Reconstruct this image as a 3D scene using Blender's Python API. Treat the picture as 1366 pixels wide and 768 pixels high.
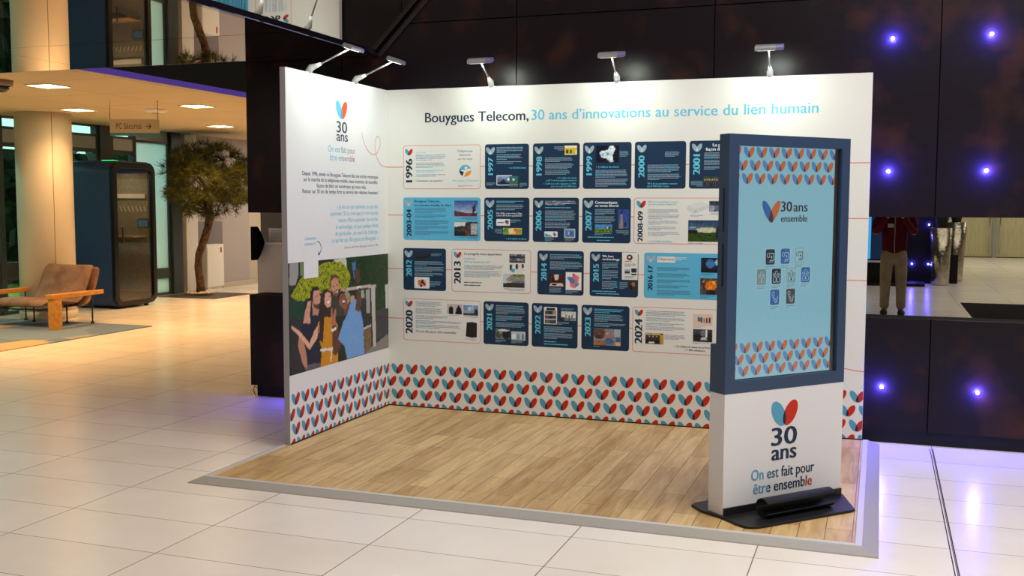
import bpy, math, random
import numpy as np
from mathutils import Vector, Matrix

# ---------------------------------------------------------------- clear
for _o in list(bpy.data.objects):
    bpy.data.objects.remove(_o)
SC = bpy.context.scene
COL = SC.collection
PI = math.pi

# ---------------------------------------------------------------- camera
_p, _r, _y = 0.0808747, 0.0031732, -0.3394181          # pitch down, roll, yaw
_f = Vector((math.sin(_y)*math.cos(_p), math.cos(_y)*math.cos(_p), -math.sin(_p)))
_rt = Vector((math.cos(_y), -math.sin(_y), 0.0))
_up = _rt.cross(_f)
_r2 = math.cos(_r)*_rt + math.sin(_r)*_up
_u2 = -math.sin(_r)*_rt + math.cos(_r)*_up
cam_data = bpy.data.cameras.new('camera')
cam = bpy.data.objects.new('camera', cam_data)
COL.objects.link(cam)
cam_data.sensor_width = 36.0
cam_data.lens = 1388.43*36.0/1366.0
cam_data.clip_start = 0.05
cam_data.clip_end = 200
_m = Matrix((( _r2.x, _u2.x, -_f.x, 3.67576), (_r2.y, _u2.y, -_f.y, -7.45377), (_r2.z, _u2.z, -_f.z, 1.63863), (0, 0, 0, 1)))
cam.matrix_world = _m
SC.camera = cam

# ---------------------------------------------------------------- world, exposure
SC.view_settings.view_transform = 'Standard'
SC.view_settings.look = 'None'
SC.view_settings.exposure = 0.0
SC.view_settings.gamma = 1.0
SC.view_settings.use_curve_mapping = False
W = bpy.data.worlds.new('World')
SC.world = W
W.use_nodes = True
_bg = W.node_tree.nodes['Background']
_bg.inputs[0].default_value = (0.54, 0.82, 0.77, 1)
_bg.inputs[1].default_value = 2.6


def lamp(name, kind, loc, energy, color, size=0.1, rot=(0, 0, 0), size_y=None, spot=None, blend=0.6, spread=None):
    l = bpy.data.lights.new(name, kind)
    l.energy = energy
    l.color = color
    if kind == 'AREA':
        l.size = size
        if size_y:
            l.shape = 'RECTANGLE'
            l.size_y = size_y
        if spread:
            l.spread = spread
    else:
        l.shadow_soft_size = size
    if kind == 'SPOT':
        l.spot_size = spot or 1.2
        l.spot_blend = blend
    o = bpy.data.objects.new(name, l)
    COL.objects.link(o)
    o.location = loc
    o.rotation_euler = rot
    return o


# unseen atrium area lamps, added over and behind the photographer (neutral white)
NEUTRAL = (1.0, 0.955, 0.90)
WARM = (1.0, 0.55, 0.22)
lamp('atrium_light', 'AREA', (6.5, -6.5, 5.9), 430, NEUTRAL, 6.0, size_y=9.0)
lamp('atrium_light', 'AREA', (4.6, -2.6, 5.9), 190, NEUTRAL, 2.6, size_y=3.0)
lamp('rear_hall_fill_light', 'AREA', (6.5, 12.0, 5.9), 190, (1.0, 0.90, 0.74), 7.0, size_y=8.0)  # unseen lamps added to brighten the hall beyond the slot
lamp('rear_hall_fill_light', 'AREA', (8.0, 23.0, 5.9), 330, (1.0, 0.92, 0.70), 8.0, size_y=6.0)
lamp('rear_corner_fill_light', 'AREA', (-6.2, 10.6, 2.84), 75, (1.0, 0.86, 0.66), 1.0, size_y=1.0)  # added lamp standing in for daylight on the corner by the tree

# ---------------------------------------------------------------- materials
MATS = {}


def lin(c):
    c = c/255.0
    return c/12.92 if c <= 0.04045 else ((c+0.055)/1.055)**2.4


def rgb(r, g, b):
    return (lin(r), lin(g), lin(b), 1.0)


def mat(name, col, rough=0.5, metal=0.0, spec=0.5, emit=None, es=1.0, coat=0.0):
    if name in MATS:
        return MATS[name]
    m = bpy.data.materials.new(name)
    m.use_nodes = True
    b = m.node_tree.nodes['Principled BSDF']
    b.inputs['Base Color'].default_value = rgb(*col)
    b.inputs['Roughness'].default_value = rough
    b.inputs['Metallic'].default_value = metal
    b.inputs['Specular IOR Level'].default_value = spec
    b.inputs['Coat Weight'].default_value = coat
    if emit:
        b.inputs['Emission Color'].default_value = rgb(*emit)
        b.inputs['Emission Strength'].default_value = es
    MATS[name] = m
    return m


def nodes_of(m):
    nt = m.node_tree
    return nt, nt.nodes, nt.links, nt.nodes['Principled BSDF']


def noise_col(m, c1, c2, scale=4.0, detail=4.0, lo=0.35, hi=0.65, bump=0.0, vec='Object', stretch=(1, 1, 1), bscale=None):
    nt, N, L, b = nodes_of(m)
    tc = N.new('ShaderNodeTexCoord')
    mp = N.new('ShaderNodeMapping')
    mp.inputs['Scale'].default_value = stretch
    L.new(tc.outputs[vec], mp.inputs[0])
    nz = N.new('ShaderNodeTexNoise')
    nz.inputs['Scale'].default_value = scale
    nz.inputs['Detail'].default_value = detail
    L.new(mp.outputs[0], nz.inputs['Vector'])
    cr = N.new('ShaderNodeValToRGB')
    cr.color_ramp.elements[0].position = lo
    cr.color_ramp.elements[1].position = hi
    cr.color_ramp.elements[0].color = rgb(*c1)
    cr.color_ramp.elements[1].color = rgb(*c2)
    L.new(nz.outputs[0], cr.inputs[0])
    L.new(cr.outputs[0], b.inputs['Base Color'])
    if bump:
        bp = N.new('ShaderNodeBump')
        bp.inputs['Strength'].default_value = bump
        bp.inputs['Distance'].default_value = 0.01
        if bscale:
            n2 = N.new('ShaderNodeTexNoise')
            n2.inputs['Scale'].default_value = bscale
            L.new(mp.outputs[0], n2.inputs['Vector'])
            L.new(n2.outputs[0], bp.inputs['Height'])
        else:
            L.new(nz.outputs[0], bp.inputs['Height'])
        L.new(bp.outputs[0], b.inputs['Normal'])
    return m


def brick_floor():
    """polished light stone: 0.885 x 0.45 m tiles with thin dark joints"""
    m = mat('polished_floor_tile', (226, 216, 202), 0.16, spec=0.5)
    nt, N, L, b = nodes_of(m)
    tc = N.new('ShaderNodeTexCoord')
    sp = N.new('ShaderNodeSeparateXYZ')
    L.new(tc.outputs['Object'], sp.inputs[0])

    def line(out, period, off, half):
        a = N.new('ShaderNodeMath'); a.operation = 'SUBTRACT'; L.new(out, a.inputs[0]); a.inputs[1].default_value = off
        d = N.new('ShaderNodeMath'); d.operation = 'DIVIDE'; L.new(a.outputs[0], d.inputs[0]); d.inputs[1].default_value = period
        f = N.new('ShaderNodeMath'); f.operation = 'FRACT'; L.new(d.outputs[0], f.inputs[0])
        s = N.new('ShaderNodeMath'); s.operation = 'SUBTRACT'; L.new(f.outputs[0], s.inputs[0]); s.inputs[1].default_value = 0.5
        ab = N.new('ShaderNodeMath'); ab.operation = 'ABSOLUTE'; L.new(s.outputs[0], ab.inputs[0])
        g = N.new('ShaderNodeMath'); g.operation = 'GREATER_THAN'; L.new(ab.outputs[0], g.inputs[0]); g.inputs[1].default_value = 0.5-half/period
        fl = N.new('ShaderNodeMath'); fl.operation = 'FLOOR'; L.new(d.outputs[0], fl.inputs[0])
        return g.outputs[0], fl.outputs[0]
    gx, ix = line(sp.outputs[0], 0.8825, -1.2475, 0.0028)
    gy, iy = line(sp.outputs[1], 0.4475, -3.515, 0.0022)
    mx = N.new('ShaderNodeMath'); mx.operation = 'MAXIMUM'; L.new(gx, mx.inputs[0]); L.new(gy, mx.inputs[1])
    cmb = N.new('ShaderNodeCombineXYZ'); L.new(ix, cmb.inputs[0]); L.new(iy, cmb.inputs[1])
    wn = N.new('ShaderNodeTexWhiteNoise'); L.new(cmb.outputs[0], wn.inputs['Vector'])
    nz = N.new('ShaderNodeTexNoise'); nz.inputs['Scale'].default_value = 3.0; nz.inputs['Detail'].default_value = 6
    L.new(tc.outputs['Object'], nz.inputs['Vector'])
    ad = N.new('ShaderNodeMath'); ad.operation = 'MULTIPLY_ADD'; L.new(wn.outputs['Value'], ad.inputs[0]); ad.inputs[1].default_value = 0.45
    L.new(nz.outputs[0], ad.inputs[2])
    cr = N.new('ShaderNodeValToRGB')
    cr.color_ramp.elements[0].position = 0.3; cr.color_ramp.elements[1].position = 1.0
    cr.color_ramp.elements[0].color = rgb(234, 225, 213); cr.color_ramp.elements[1].color = rgb(243, 236, 226)
    L.new(ad.outputs[0], cr.inputs[0])
    mix = N.new('ShaderNodeMixRGB'); L.new(mx.outputs[0], mix.inputs[0]); L.new(cr.outputs[0], mix.inputs[1])
    mix.inputs[2].default_value = rgb(128, 116, 104)
    L.new(mix.outputs[0], b.inputs['Base Color'])
    n3 = N.new('ShaderNodeTexNoise'); n3.inputs['Scale'].default_value = 1.3; n3.inputs['Detail'].default_value = 5
    L.new(tc.outputs['Object'], n3.inputs['Vector'])
    mr = N.new('ShaderNodeMapRange'); L.new(n3.outputs[0], mr.inputs[0])
    mr.inputs[3].default_value = 0.19; mr.inputs[4].default_value = 0.30
    L.new(mr.outputs[0], b.inputs['Roughness'])
    return m


def plank_mat():
    """oak laminate strips running front to back (local y)"""
    m = mat('oak_plank', (196, 162, 112), 0.38, spec=0.4)
    nt, N, L, b = nodes_of(m)
    tc = N.new('ShaderNodeTexCoord')
    mp = N.new('ShaderNodeMapping'); mp.inputs['Rotation'].default_value = (0, 0, PI/2)
    L.new(tc.outputs['Object'], mp.inputs[0])
    br = N.new('ShaderNodeTexBrick')
    br.offset = 0.37; br.offset_frequency = 2
    br.inputs['Scale'].default_value = 1.0
    br.inputs['Brick Width'].default_value = 0.92
    br.inputs['Row Height'].default_value = 0.128
    br.inputs['Mortar Size'].default_value = 0.0016
    br.inputs['Mortar Smooth'].default_value = 0.0
    br.inputs['Color1'].default_value = (0, 0, 0, 1)
    br.inputs['Color2'].default_value = (1, 1, 1, 1)
    br.inputs['Mortar'].default_value = (0.5, 0.5, 0.5, 1)
    L.new(mp.outputs[0], br.inputs['Vector'])
    m2 = N.new('ShaderNodeMapping'); m2.inputs['Scale'].default_value = (9, 1.1, 9)
    L.new(tc.outputs['Object'], m2.inputs[0])
    nz = N.new('ShaderNodeTexNoise'); nz.inputs['Scale'].default_value = 2.6; nz.inputs['Detail'].default_value = 7; nz.inputs['Distortion'].default_value = 0.6
    L.new(m2.outputs[0], nz.inputs['Vector'])
    ad = N.new('ShaderNodeMath'); ad.operation = 'MULTIPLY_ADD'
    L.new(br.outputs['Color'], ad.inputs[0]); ad.inputs[1].default_value = 0.30; L.new(nz.outputs[0], ad.inputs[2])
    cr = N.new('ShaderNodeValToRGB')
    cr.color_ramp.elements[0].position = 0.38; cr.color_ramp.elements[1].position = 0.92
    cr.color_ramp.elements[0].color = rgb(172, 134, 82); cr.color_ramp.elements[1].color = rgb(222, 190, 134)
    L.new(ad.outputs[0], cr.inputs[0])
    mix = N.new('ShaderNodeMixRGB'); L.new(br.outputs['Fac'], mix.inputs[0]); L.new(cr.outputs[0], mix.inputs[1])
    mix.inputs[2].default_value = rgb(84, 62, 40)
    L.new(mix.outputs[0], b.inputs['Base Color'])
    return m


def picture_mat():
    m = mat('printed_picture', (255, 255, 255), 0.45, spec=0.3)
    nt, N, L, b = nodes_of(m)
    at = N.new('ShaderNodeAttribute'); at.attribute_name = 'Col'
    L.new(at.outputs['Color'], b.inputs['Base Color'])
    return m


def glass_mat(name, tint, refl=0.12, rough=0.0):
    m = bpy.data.materials.new(name)
    m.use_nodes = True
    N, L = m.node_tree.nodes, m.node_tree.links
    N.clear()
    out = N.new('ShaderNodeOutputMaterial')
    mx = N.new('ShaderNodeMixShader')
    tr = N.new('ShaderNodeBsdfTransparent'); tr.inputs[0].default_value = rgb(*tint)
    gl = N.new('ShaderNodeBsdfGlossy'); gl.inputs['Roughness'].default_value = rough
    fr = N.new('ShaderNodeFresnel')
    ge = N.new('ShaderNodeNewGeometry')
    io = N.new('ShaderNodeMapRange'); io.inputs[3].default_value = 1.45; io.inputs[4].default_value = 1/1.45   # same reflectance on both faces
    L.new(ge.outputs['Backfacing'], io.inputs[0]); L.new(io.outputs[0], fr.inputs[0])
    ml = N.new('ShaderNodeMath'); ml.operation = 'MULTIPLY_ADD'; ml.inputs[1].default_value = 0.8; ml.inputs[2].default_value = refl*0.2
    L.new(fr.outputs[0], ml.inputs[0])
    L.new(ml.outputs[0], mx.inputs[0]); L.new(tr.outputs[0], mx.inputs[1]); L.new(gl.outputs[0], mx.inputs[2])
    L.new(mx.outputs[0], out.inputs[0])
    MATS[name] = m
    return m


def frosted_mat(name, col):
    m = bpy.data.materials.new(name)
    m.use_nodes = True
    N, L = m.node_tree.nodes, m.node_tree.links
    N.clear()
    out = N.new('ShaderNodeOutputMaterial')
    mx = N.new('ShaderNodeMixShader'); mx.inputs[0].default_value = 0.3
    tr = N.new('ShaderNodeBsdfTranslucent'); tr.inputs[0].default_value = rgb(*col)
    di = N.new('ShaderNodeBsdfDiffuse'); di.inputs[0].default_value = rgb(*col)
    L.new(tr.outputs[0], mx.inputs[1]); L.new(di.outputs[0], mx.inputs[2]); L.new(mx.outputs[0], out.inputs[0])
    MATS[name] = m
    return m


M_FLOOR = brick_floor()
M_PLANK = plank_mat()
M_PIC = picture_mat()
M_STEEL = noise_col(mat('dark_corten_steel', (30, 20, 22), 0.34, metal=0.0, spec=0.22), (22, 16, 22), (66, 37, 24), 2.6, 8, 0.52, 0.78, bump=0.15, bscale=14)
M_GROOVE = mat('joint_black', (7, 5, 6), 0.7, spec=0.1)
M_BLACK = mat('matte_black', (14, 14, 16), 0.5, spec=0.3)
M_MIRROR = noise_col(mat('mirror_panel', (205, 196, 190), 0.015, metal=1.0), (205, 196, 190), (208, 200, 194), 0.8, 1, 0.3, 0.7, bump=0.02, bscale=1.6)
M_WHITEW = mat('white_paint', (232, 230, 226), 0.6, spec=0.3)
M_GREYW = mat('lilac_grey_paint', (176, 168, 170), 0.6, spec=0.3)
M_BEIGEW = mat('beige_paint', (196, 184, 168), 0.6, spec=0.3)
M_ALU = mat('brushed_aluminium', (178, 178, 180), 0.35, metal=0.85)
M_ALU2 = mat('grey_aluminium_slope', (150, 147, 143), 0.5, metal=0.35)
M_CHROME = mat('polished_steel', (205, 205, 208), 0.18, metal=1.0)
M_PRINT = mat('white_print_board', (226, 228, 226), 0.55, spec=0.25)
M_EDGE = mat('grey_board_edge', (158, 156, 162), 0.5, metal=0.2)
M_NAVY = mat('print_navy', (24, 52, 82), 0.5, spec=0.25)
M_NAVYT = mat('print_navy_text', (30, 50, 76), 0.5, spec=0.25)
M_NAVYTL = mat('print_soft_navy_text', (138, 150, 168), 0.5, spec=0.25)
M_SKY = mat('print_sky_blue', (90, 180, 222), 0.5, spec=0.25)
M_SKYT = mat('print_sky_text', (98, 194, 226), 0.5, spec=0.25)
M_SKYT2 = mat('print_mid_sky_text', (70, 124, 158), 0.5, spec=0.25)
M_RED = mat('print_red', (192, 46, 18), 0.5, spec=0.25)
M_REDL = mat('print_red_line', (222, 128, 108), 0.5, spec=0.25)
M_TEAL = mat('print_petal_blue', (84, 158, 190), 0.5, spec=0.25)
M_OVER = mat('print_petal_overlap', (26, 42, 66), 0.5, spec=0.25)
M_PALE = mat('print_pale_petal', (150, 176, 194), 0.5, spec=0.25)
M_PALE2 = mat('print_pale_petal_overlap', (198, 214, 222), 0.5, spec=0.25)
M_WTXT = mat('print_white_text', (222, 230, 236), 0.5, spec=0.25)
M_WTXT2 = mat('print_soft_white_text', (150, 170, 190), 0.5, spec=0.25)
M_GTXT = mat('print_grey_text', (168, 176, 186), 0.5, spec=0.25)
M_ORANGE = mat('print_orange', (240, 150, 20), 0.5, spec=0.25)
M_PURPLE = mat('print_purple', (112, 70, 150), 0.5, spec=0.25)

# ---------------------------------------------------------------- mesh builder
class MB:
    def __init__(self):
        self.v = []; self.f = []; self.m = []; self.s = []; self.mats = []

    def mi(self, m):
        if m not in self.mats:
            self.mats.append(m)
        return self.mats.index(m)

    def add(self, verts, faces, m, smooth=False):
        k = len(self.v)
        self.v.extend([tuple(p) for p in verts])
        i = self.mi(m)
        for f in faces:
            self.f.append([k+j for j in f]); self.m.append(i); self.s.append(smooth)
        return self

    def box(self, a, b, m, mtx=None):
        x0, y0, z0 = a; x1, y1, z1 = b
        vs = [(x0, y0, z0), (x1, y0, z0), (x1, y1, z0), (x0, y1, z0), (x0, y0, z1), (x1, y0, z1), (x1, y1, z1), (x0, y1, z1)]
        if mtx:
            vs = [mtx @ Vector(p) for p in vs]
        return self.add(vs, [(0, 3, 2, 1), (4, 5, 6, 7), (0, 1, 5, 4), (1, 2, 6, 5), (2, 3, 7, 6), (3, 0, 4, 7)], m)

    def prism(self, poly, fr, n0, n1, m, side=None, smooth_side=False):
        """extrude 2D polygon (u,v) in frame fr(u,v,n) from n0 to n1"""
        n = len(poly)
        vs = [fr(u, v, n0) for u, v in poly]+[fr(u, v, n1) for u, v in poly]
        self.add(vs, [list(range(n))[::-1], list(range(n, 2*n))], m)
        k = len(self.v)-2*n
        i = self.mi(side or m)
        for j in range(n):
            q = (j+1) % n
            self.f.append([k+j, k+q, k+n+q, k+n+j]); self.m.append(i); self.s.append(smooth_side)
        return self

    def flat(self, poly, fr, n, m):
        return self.add([fr(u, v, n) for u, v in poly], [list(range(len(poly)))], m)

    def tube(self, pts, rad, m, seg=10, cap=True, smooth=True):
        pts = [Vector(p) for p in pts]
        n = len(pts)
        if not isinstance(rad, (list, tuple)):
            rad = [rad]*n
        vs = []
        ref = None
        for i, p in enumerate(pts):
            t = (pts[min(i+1, n-1)]-pts[max(i-1, 0)])
            t = t.normalized() if t.length > 1e-9 else Vector((0, 0, 1))
            if ref is None:
                ref = Vector((0, 0, 1)) if abs(t.z) < 0.9 else Vector((1, 0, 0))
            a = (ref-t*ref.dot(t)).normalized(); b = t.cross(a); ref = a
            for j in range(seg):
                an = 2*PI*j/seg
                vs.append(p+a*math.cos(an)*rad[i]+b*math.sin(an)*rad[i])
        fs = [(i*seg+j, i*seg+(j+1) % seg, (i+1)*seg+(j+1) % seg, (i+1)*seg+j) for i in range(n-1) for j in range(seg)]
        self.add(vs, fs, m, smooth)
        if cap:
            k = len(self.v)-len(vs); i = self.mi(m)
            self.f.append([k+j for j in range(seg)][::-1]); self.m.append(i); self.s.append(False)
            self.f.append([k+(n-1)*seg+j for j in range(seg)]); self.m.append(i); self.s.append(False)
        return self

    def lathe(self, prof, c, m, seg=28, smooth=True, axis='z'):
        vs = []
        for r, z in prof:
            for j in range(seg):
                a = 2*PI*j/seg
                vs.append((c[0]+r*math.cos(a), c[1]+r*math.sin(a), c[2]+z))
        n = len(prof)
        fs = [(i*seg+j, i*seg+(j+1) % seg, (i+1)*seg+(j+1) % seg, (i+1)*seg+j) for i in range(n-1) for j in range(seg)]
        self.add(vs, fs, m, smooth)
        k = len(self.v)-len(vs); i = self.mi(m)
        if prof[0][0] > 1e-6:
            self.f.append([k+j for j in range(seg)][::-1]); self.m.append(i); self.s.append(False)
        if prof[-1][0] > 1e-6:
            self.f.append([k+(n-1)*seg+j for j in range(seg)]); self.m.append(i); self.s.append(False)
        return self

    def ball(self, c, r, m, seg=12, rings=8, rot=None):
        r = r if isinstance(r, (tuple, list)) else (r, r, r)
        vs = []
        for i in range(rings+1):
            th = PI*i/rings
            for j in range(seg):
                a = 2*PI*j/seg
                p = Vector((r[0]*math.sin(th)*math.cos(a), r[1]*math.sin(th)*math.sin(a), -r[2]*math.cos(th)))
                if rot:
                    p = rot @ p
                vs.append(p+Vector(c))
        fs = [(i*seg+j, i*seg+(j+1) % seg, (i+1)*seg+(j+1) % seg, (i+1)*seg+j) for i in range(rings) for j in range(seg)]
        return self.add(vs, fs, m, True)

    def build(self, name, parent=None, org=(0, 0, 0), bevel=0.0, subsurf=0):
        me = bpy.data.meshes.new(name)
        o3 = Vector(org)
        me.from_pydata([Vector(p)-o3 for p in self.v], [], self.f)
        for m in self.mats:
            me.materials.append(m)
        me.polygons.foreach_set('material_index', self.m)
        me.polygons.foreach_set('use_smooth', self.s)
        me.validate(); me.update()
        o = bpy.data.objects.new(name, me)
        COL.objects.link(o)
        if parent:
            o.parent = parent
        else:
            o.location = o3
        if bevel:
            b = o.modifiers.new('edge', 'BEVEL'); b.width = bevel; b.segments = 3; b.limit_method = 'ANGLE'
        if subsurf:
            s = o.modifiers.new('smooth', 'SUBSURF'); s.levels = subsurf; s.render_levels = subsurf
        return o


def tag(o, label, cat, group=None, kind=None):
    o['label'] = label; o['category'] = cat
    if group:
        o['group'] = group
    if kind:
        o['kind'] = kind
    return o


def thing(name, loc, label, cat, group=None, rz=0.0):
    o = bpy.data.objects.new(name, None)
    o.empty_display_size = 0.05
    COL.objects.link(o); o.location = loc; o.rotation_euler = (0, 0, rz)
    return tag(o, label, cat, group)


def struct(name, mb, label=None, bevel=0.0):
    o = mb.build(name, bevel=bevel)
    o['kind'] = 'structure'
    if label:
        o['label'] = label
    return o


def copy_tree(o, parent=None):
    c = o.copy(); COL.objects.link(c)
    if parent:
        c.parent = parent
    for ch in list(o.children):
        copy_tree(ch, c)
    return c


# 2D shapes ---------------------------------------------------------
def rrect(x0, y0, x1, y1, r, n=5):
    r = min(r, abs(x1-x0)/2.01, abs(y1-y0)/2.01)
    if y0 > y1:
        y0, y1 = y1, y0
    pts = []
    for cx, cy, a0 in ((x1-r, y0+r, -PI/2), (x1-r, y1-r, 0), (x0+r, y1-r, PI/2), (x0+r, y0+r, PI)):
        for k in range(n+1):
            a = a0+PI/2*k/n
            pts.append((cx+r*math.cos(a), cy+r*math.sin(a)))
    return pts


def rect(x0, y0, x1, y1):
    return [(x0, min(y0, y1)), (x1, min(y0, y1)), (x1, max(y0, y1)), (x0, max(y0, y1))]


def ell(cx, cy, a, b, rot=0.0, n=28):
    c, s = math.cos(rot), math.sin(rot)
    return [(cx+a*math.cos(t)*c-b*math.sin(t)*s, cy+a*math.cos(t)*s+b*math.sin(t)*c) for t in [2*PI*k/n for k in range(n)]]


def clip_half(poly, fn):
    out = []
    n = len(poly)
    for i in range(n):
        p, q = poly[i], poly[(i+1) % n]
        a, b = fn(p), fn(q)
        if a >= 0:
            out.append(p)
        if (a >= 0) != (b >= 0):
            t = a/(a-b)
            out.append((p[0]+(q[0]-p[0])*t, p[1]+(q[1]-p[1])*t))
    return out


def clip_poly(poly, clip):
    for i in range(len(clip)):
        a, b = clip[i], clip[(i+1) % len(clip)]
        poly = clip_half(poly, lambda p: (b[0]-a[0])*(p[1]-a[1])-(b[1]-a[1])*(p[0]-a[0]))
        if len(poly) < 3:
            return []
    return poly


def heart(mb, fr, cx, ybot, w, h, n, ml, mr, mo, bounds=None, st=0.0003):
    """two leaning petals that cross at the foot"""
    L = ell(cx-0.20*w, ybot+0.53*h, 0.52*h, 0.205*w, PI/2+0.54)
    Rr = ell(cx+0.20*w, ybot+0.53*h, 0.52*h, 0.205*w, PI/2-0.54)
    if bounds:
        bx = rect(*bounds)
        L = clip_poly(L, bx); Rr = clip_poly(Rr, bx)
    if len(L) > 2:
        mb.flat(L, fr, n, ml)
    if len(Rr) > 2:
        mb.flat(Rr, fr, n+st, mr)
    if len(L) > 2 and len(Rr) > 2:
        O = clip_poly(L, Rr)
        if len(O) > 2:
            mb.flat(O, fr, n+2*st, mo)


# text ---------------------------------------------------------------
_TC = {}


def text_geo(s, bold=0.0):
    key = (s, bold)
    if key in _TC:
        return _TC[key]
    cu = bpy.data.curves.new('lettering', 'FONT')
    cu.body = s; cu.size = 1.0; cu.resolution_u = 3; cu.offset = bold
    ob = bpy.data.objects.new('lettering', cu)
    COL.objects.link(ob)
    dg = bpy.context.evaluated_depsgraph_get()
    me = bpy.data.meshes.new_from_object(ob.evaluated_get(dg))
    vs = np.zeros(len(me.vertices)*3); me.vertices.foreach_get('co', vs)
    vs = vs.reshape(-1, 3)[:, :2]
    fs = [list(p.vertices) for p in me.polygons]
    bpy.data.objects.remove(ob); bpy.data.curves.remove(cu); bpy.data.meshes.remove(me)
    _TC[key] = (vs, fs)
    return _TC[key]


def cap_h(bold):
    v, f = text_geo('H', bold)
    return v[:, 1].max(), v[:, 1].min()


def text(mb, s, fr, x0, x1, base, cap, n, m, bold=0.0, rot=0, align='L', ramp=None):
    """bold weights are built from close side-by-side strikes of the same lettering"""
    k = 3 if bold > 0.001 else 1
    for q in range(k):
        d = 0.0 if k == 1 else (q-1)*bold*0.75*cap
        ins = bold*0.75*cap if k > 1 else 0.0
        _text(mb, s, fr, None if x0 is None else x0+ins+d, None if x1 is None else x1-ins+d, base, cap, n+0.00008*q, m, 0.0, rot, align, ramp)


def _text(mb, s, fr, x0, x1, base, cap, n, m, bold=0.0, rot=0, align='L', ramp=None):
    """lettering with given cap height. x0,x1 both given: fitted to that width; one None: natural width.
    rot=1: reads upwards (x0,x1 are then the v-extent and base is the u of the baseline)"""
    v, f = text_geo(s, bold)
    if not len(v):
        return
    ch, cb = cap_h(bold)
    sy = cap/(ch-cb)
    w = v[:, 0].max()-v[:, 0].min()
    if x0 is not None and x1 is not None:
        sx = (x1-x0)/w
    else:
        sx = sy
        if x0 is None and x1 is not None:
            x0 = x1-w*sx
    u = x0+(v[:, 0]-v[:, 0].min())*sx
    z = base+(v[:, 1]-cb)*sy
    if rot:
        pts = [fr(base-(zz-base), uu, n) for uu, zz in zip(u, z)]
    else:
        pts = [fr(uu, zz, n) for uu, zz in zip(u, z)]
    if ramp is None:
        mb.add(pts, f, m)
    else:
        xs = (u-u.min())/(u.max()-u.min())
        for k, (t0, t1, mm) in enumerate(ramp):
            ff = [q for q in f if t0 <= np.mean([xs[j] for j in q]) < t1]
            mb.add(pts, ff, mm)


def greek(mb, fr, x0, y0, x1, y1, lines, n, m, seed=0, m2=None, right=False):
    """body copy too small to read: word-long dashes"""
    rd = random.Random(seed*7+lines)
    p = (y1-y0)/lines            # negative = downwards
    for i in range(lines):
        yy = y0+p*(i+0.25)
        hh = p*0.42
        ext = (x1-x0)*(1.0 if i < lines-1 else rd.uniform(0.35, 0.85))*rd.uniform(0.9, 1.0)
        xs = x1-ext if right else x0
        x = xs
        while x < xs+ext:
            w = (x1-x0)*rd.uniform(0.04, 0.15)
            w = min(w, xs+ext-x)
            if w > 0:
                mb.flat(rect(x, yy, x+w, yy+hh), fr, n, m2 if (m2 and rd.random() < 0.22) else m)
            x += w+abs(p)*0.22


# printed pictures (vertex colours on a fine grid) ------------------------
def picture(name, parent, fr, x0, y0, x1, y1, n, nx, ny, polys, base, org, seed=1, basenoise=10, grad=None):
    """x0..x1, y0 (bottom)..y1 (top); polys: (rgb, noise, [(s,t)...]) painted back to front"""
    rs = np.random.RandomState(seed)
    S, T = np.meshgrid(np.linspace(0, 1, nx), np.linspace(0, 1, ny))
    s = S.ravel(); t = T.ravel()
    c = np.zeros((s.size, 3)); c[:] = base
    if grad:
        c[:] = np.array(base)[None]*t[:, None]+np.array(grad)[None]*(1-t[:, None])

    def nz(a):
        g = rs.randn(s.size, 1).reshape(ny, nx)
        g2 = (g+np.roll(g, 1, 0)+np.roll(g, 1, 1)+np.roll(np.roll(g, 1, 0), 1, 1))/2.2
        return g2.ravel()[:, None]*a
    c += nz(basenoise)
    for col, noise, poly in polys:
        ins = np.zeros(s.size, bool)
        k = len(poly)
        for i in range(k):
            xa, ya = poly[i]; xb, yb = poly[(i+1) % k]
            if ya == yb:
                continue
            cr = ((ya > t) != (yb > t)) & (s < (xb-xa)*(t-ya)/(yb-ya)+xa)
            ins ^= cr
        c[ins] = np.array(col)
        if noise:
            c[ins] += np.abs(nz(noise))[ins]*np.array([-1, -0.8, -0.3]) if noise > 25 else nz(noise)[ins]
    c = np.clip(c, 3, 250)/255.0
    c = np.where(c <= 0.04045, c/12.92, ((c+0.055)/1.055)**2.4)
    o3 = Vector(org)
    vs = [Vector(fr(x0+(x1-x0)*a, y0+(y1-y0)*b, n))-o3 for a, b in zip(s, t)]
    fs = [(j*nx+i, j*nx+i+1, (j+1)*nx+i+1, (j+1)*nx+i) for j in range(ny-1) for i in range(nx-1)]
    me = bpy.data.meshes.new(name)
    me.from_pydata(vs, [], fs)
    me.materials.append(M_PIC)
    at = me.color_attributes.new('Col', 'FLOAT_COLOR', 'POINT')
    at.data.foreach_set('color', np.hstack([c, np.ones((s.size, 1))]).ravel())
    me.update()
    o = bpy.data.objects.new(name, me)
    COL.objects.link(o); o.parent = parent
    return o


def disc(cx, cy, rx, ry, n=10):
    return [(cx+rx*math.cos(2*PI*k/n), cy+ry*math.sin(2*PI*k/n)) for k in range(n)]


def box4(a, b, c, d):
    return [(a, b), (c, b), (c, d), (a, d)]

# ================================================================ SETTING
fl = MB(); fl.box((-8.3, -14, -0.2), (14, 28.4, 0), M_FLOOR); struct('floor', fl)
# double expansion joint in the tiles, right of the stand
ej = MB()
for dx in (-0.012, 0.006):
    ej.box((4.045+dx, -14, -0.01), (4.045+dx+0.005, 0.0, 0.0006), M_GROOVE)
struct('trim_floor', ej)

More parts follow.
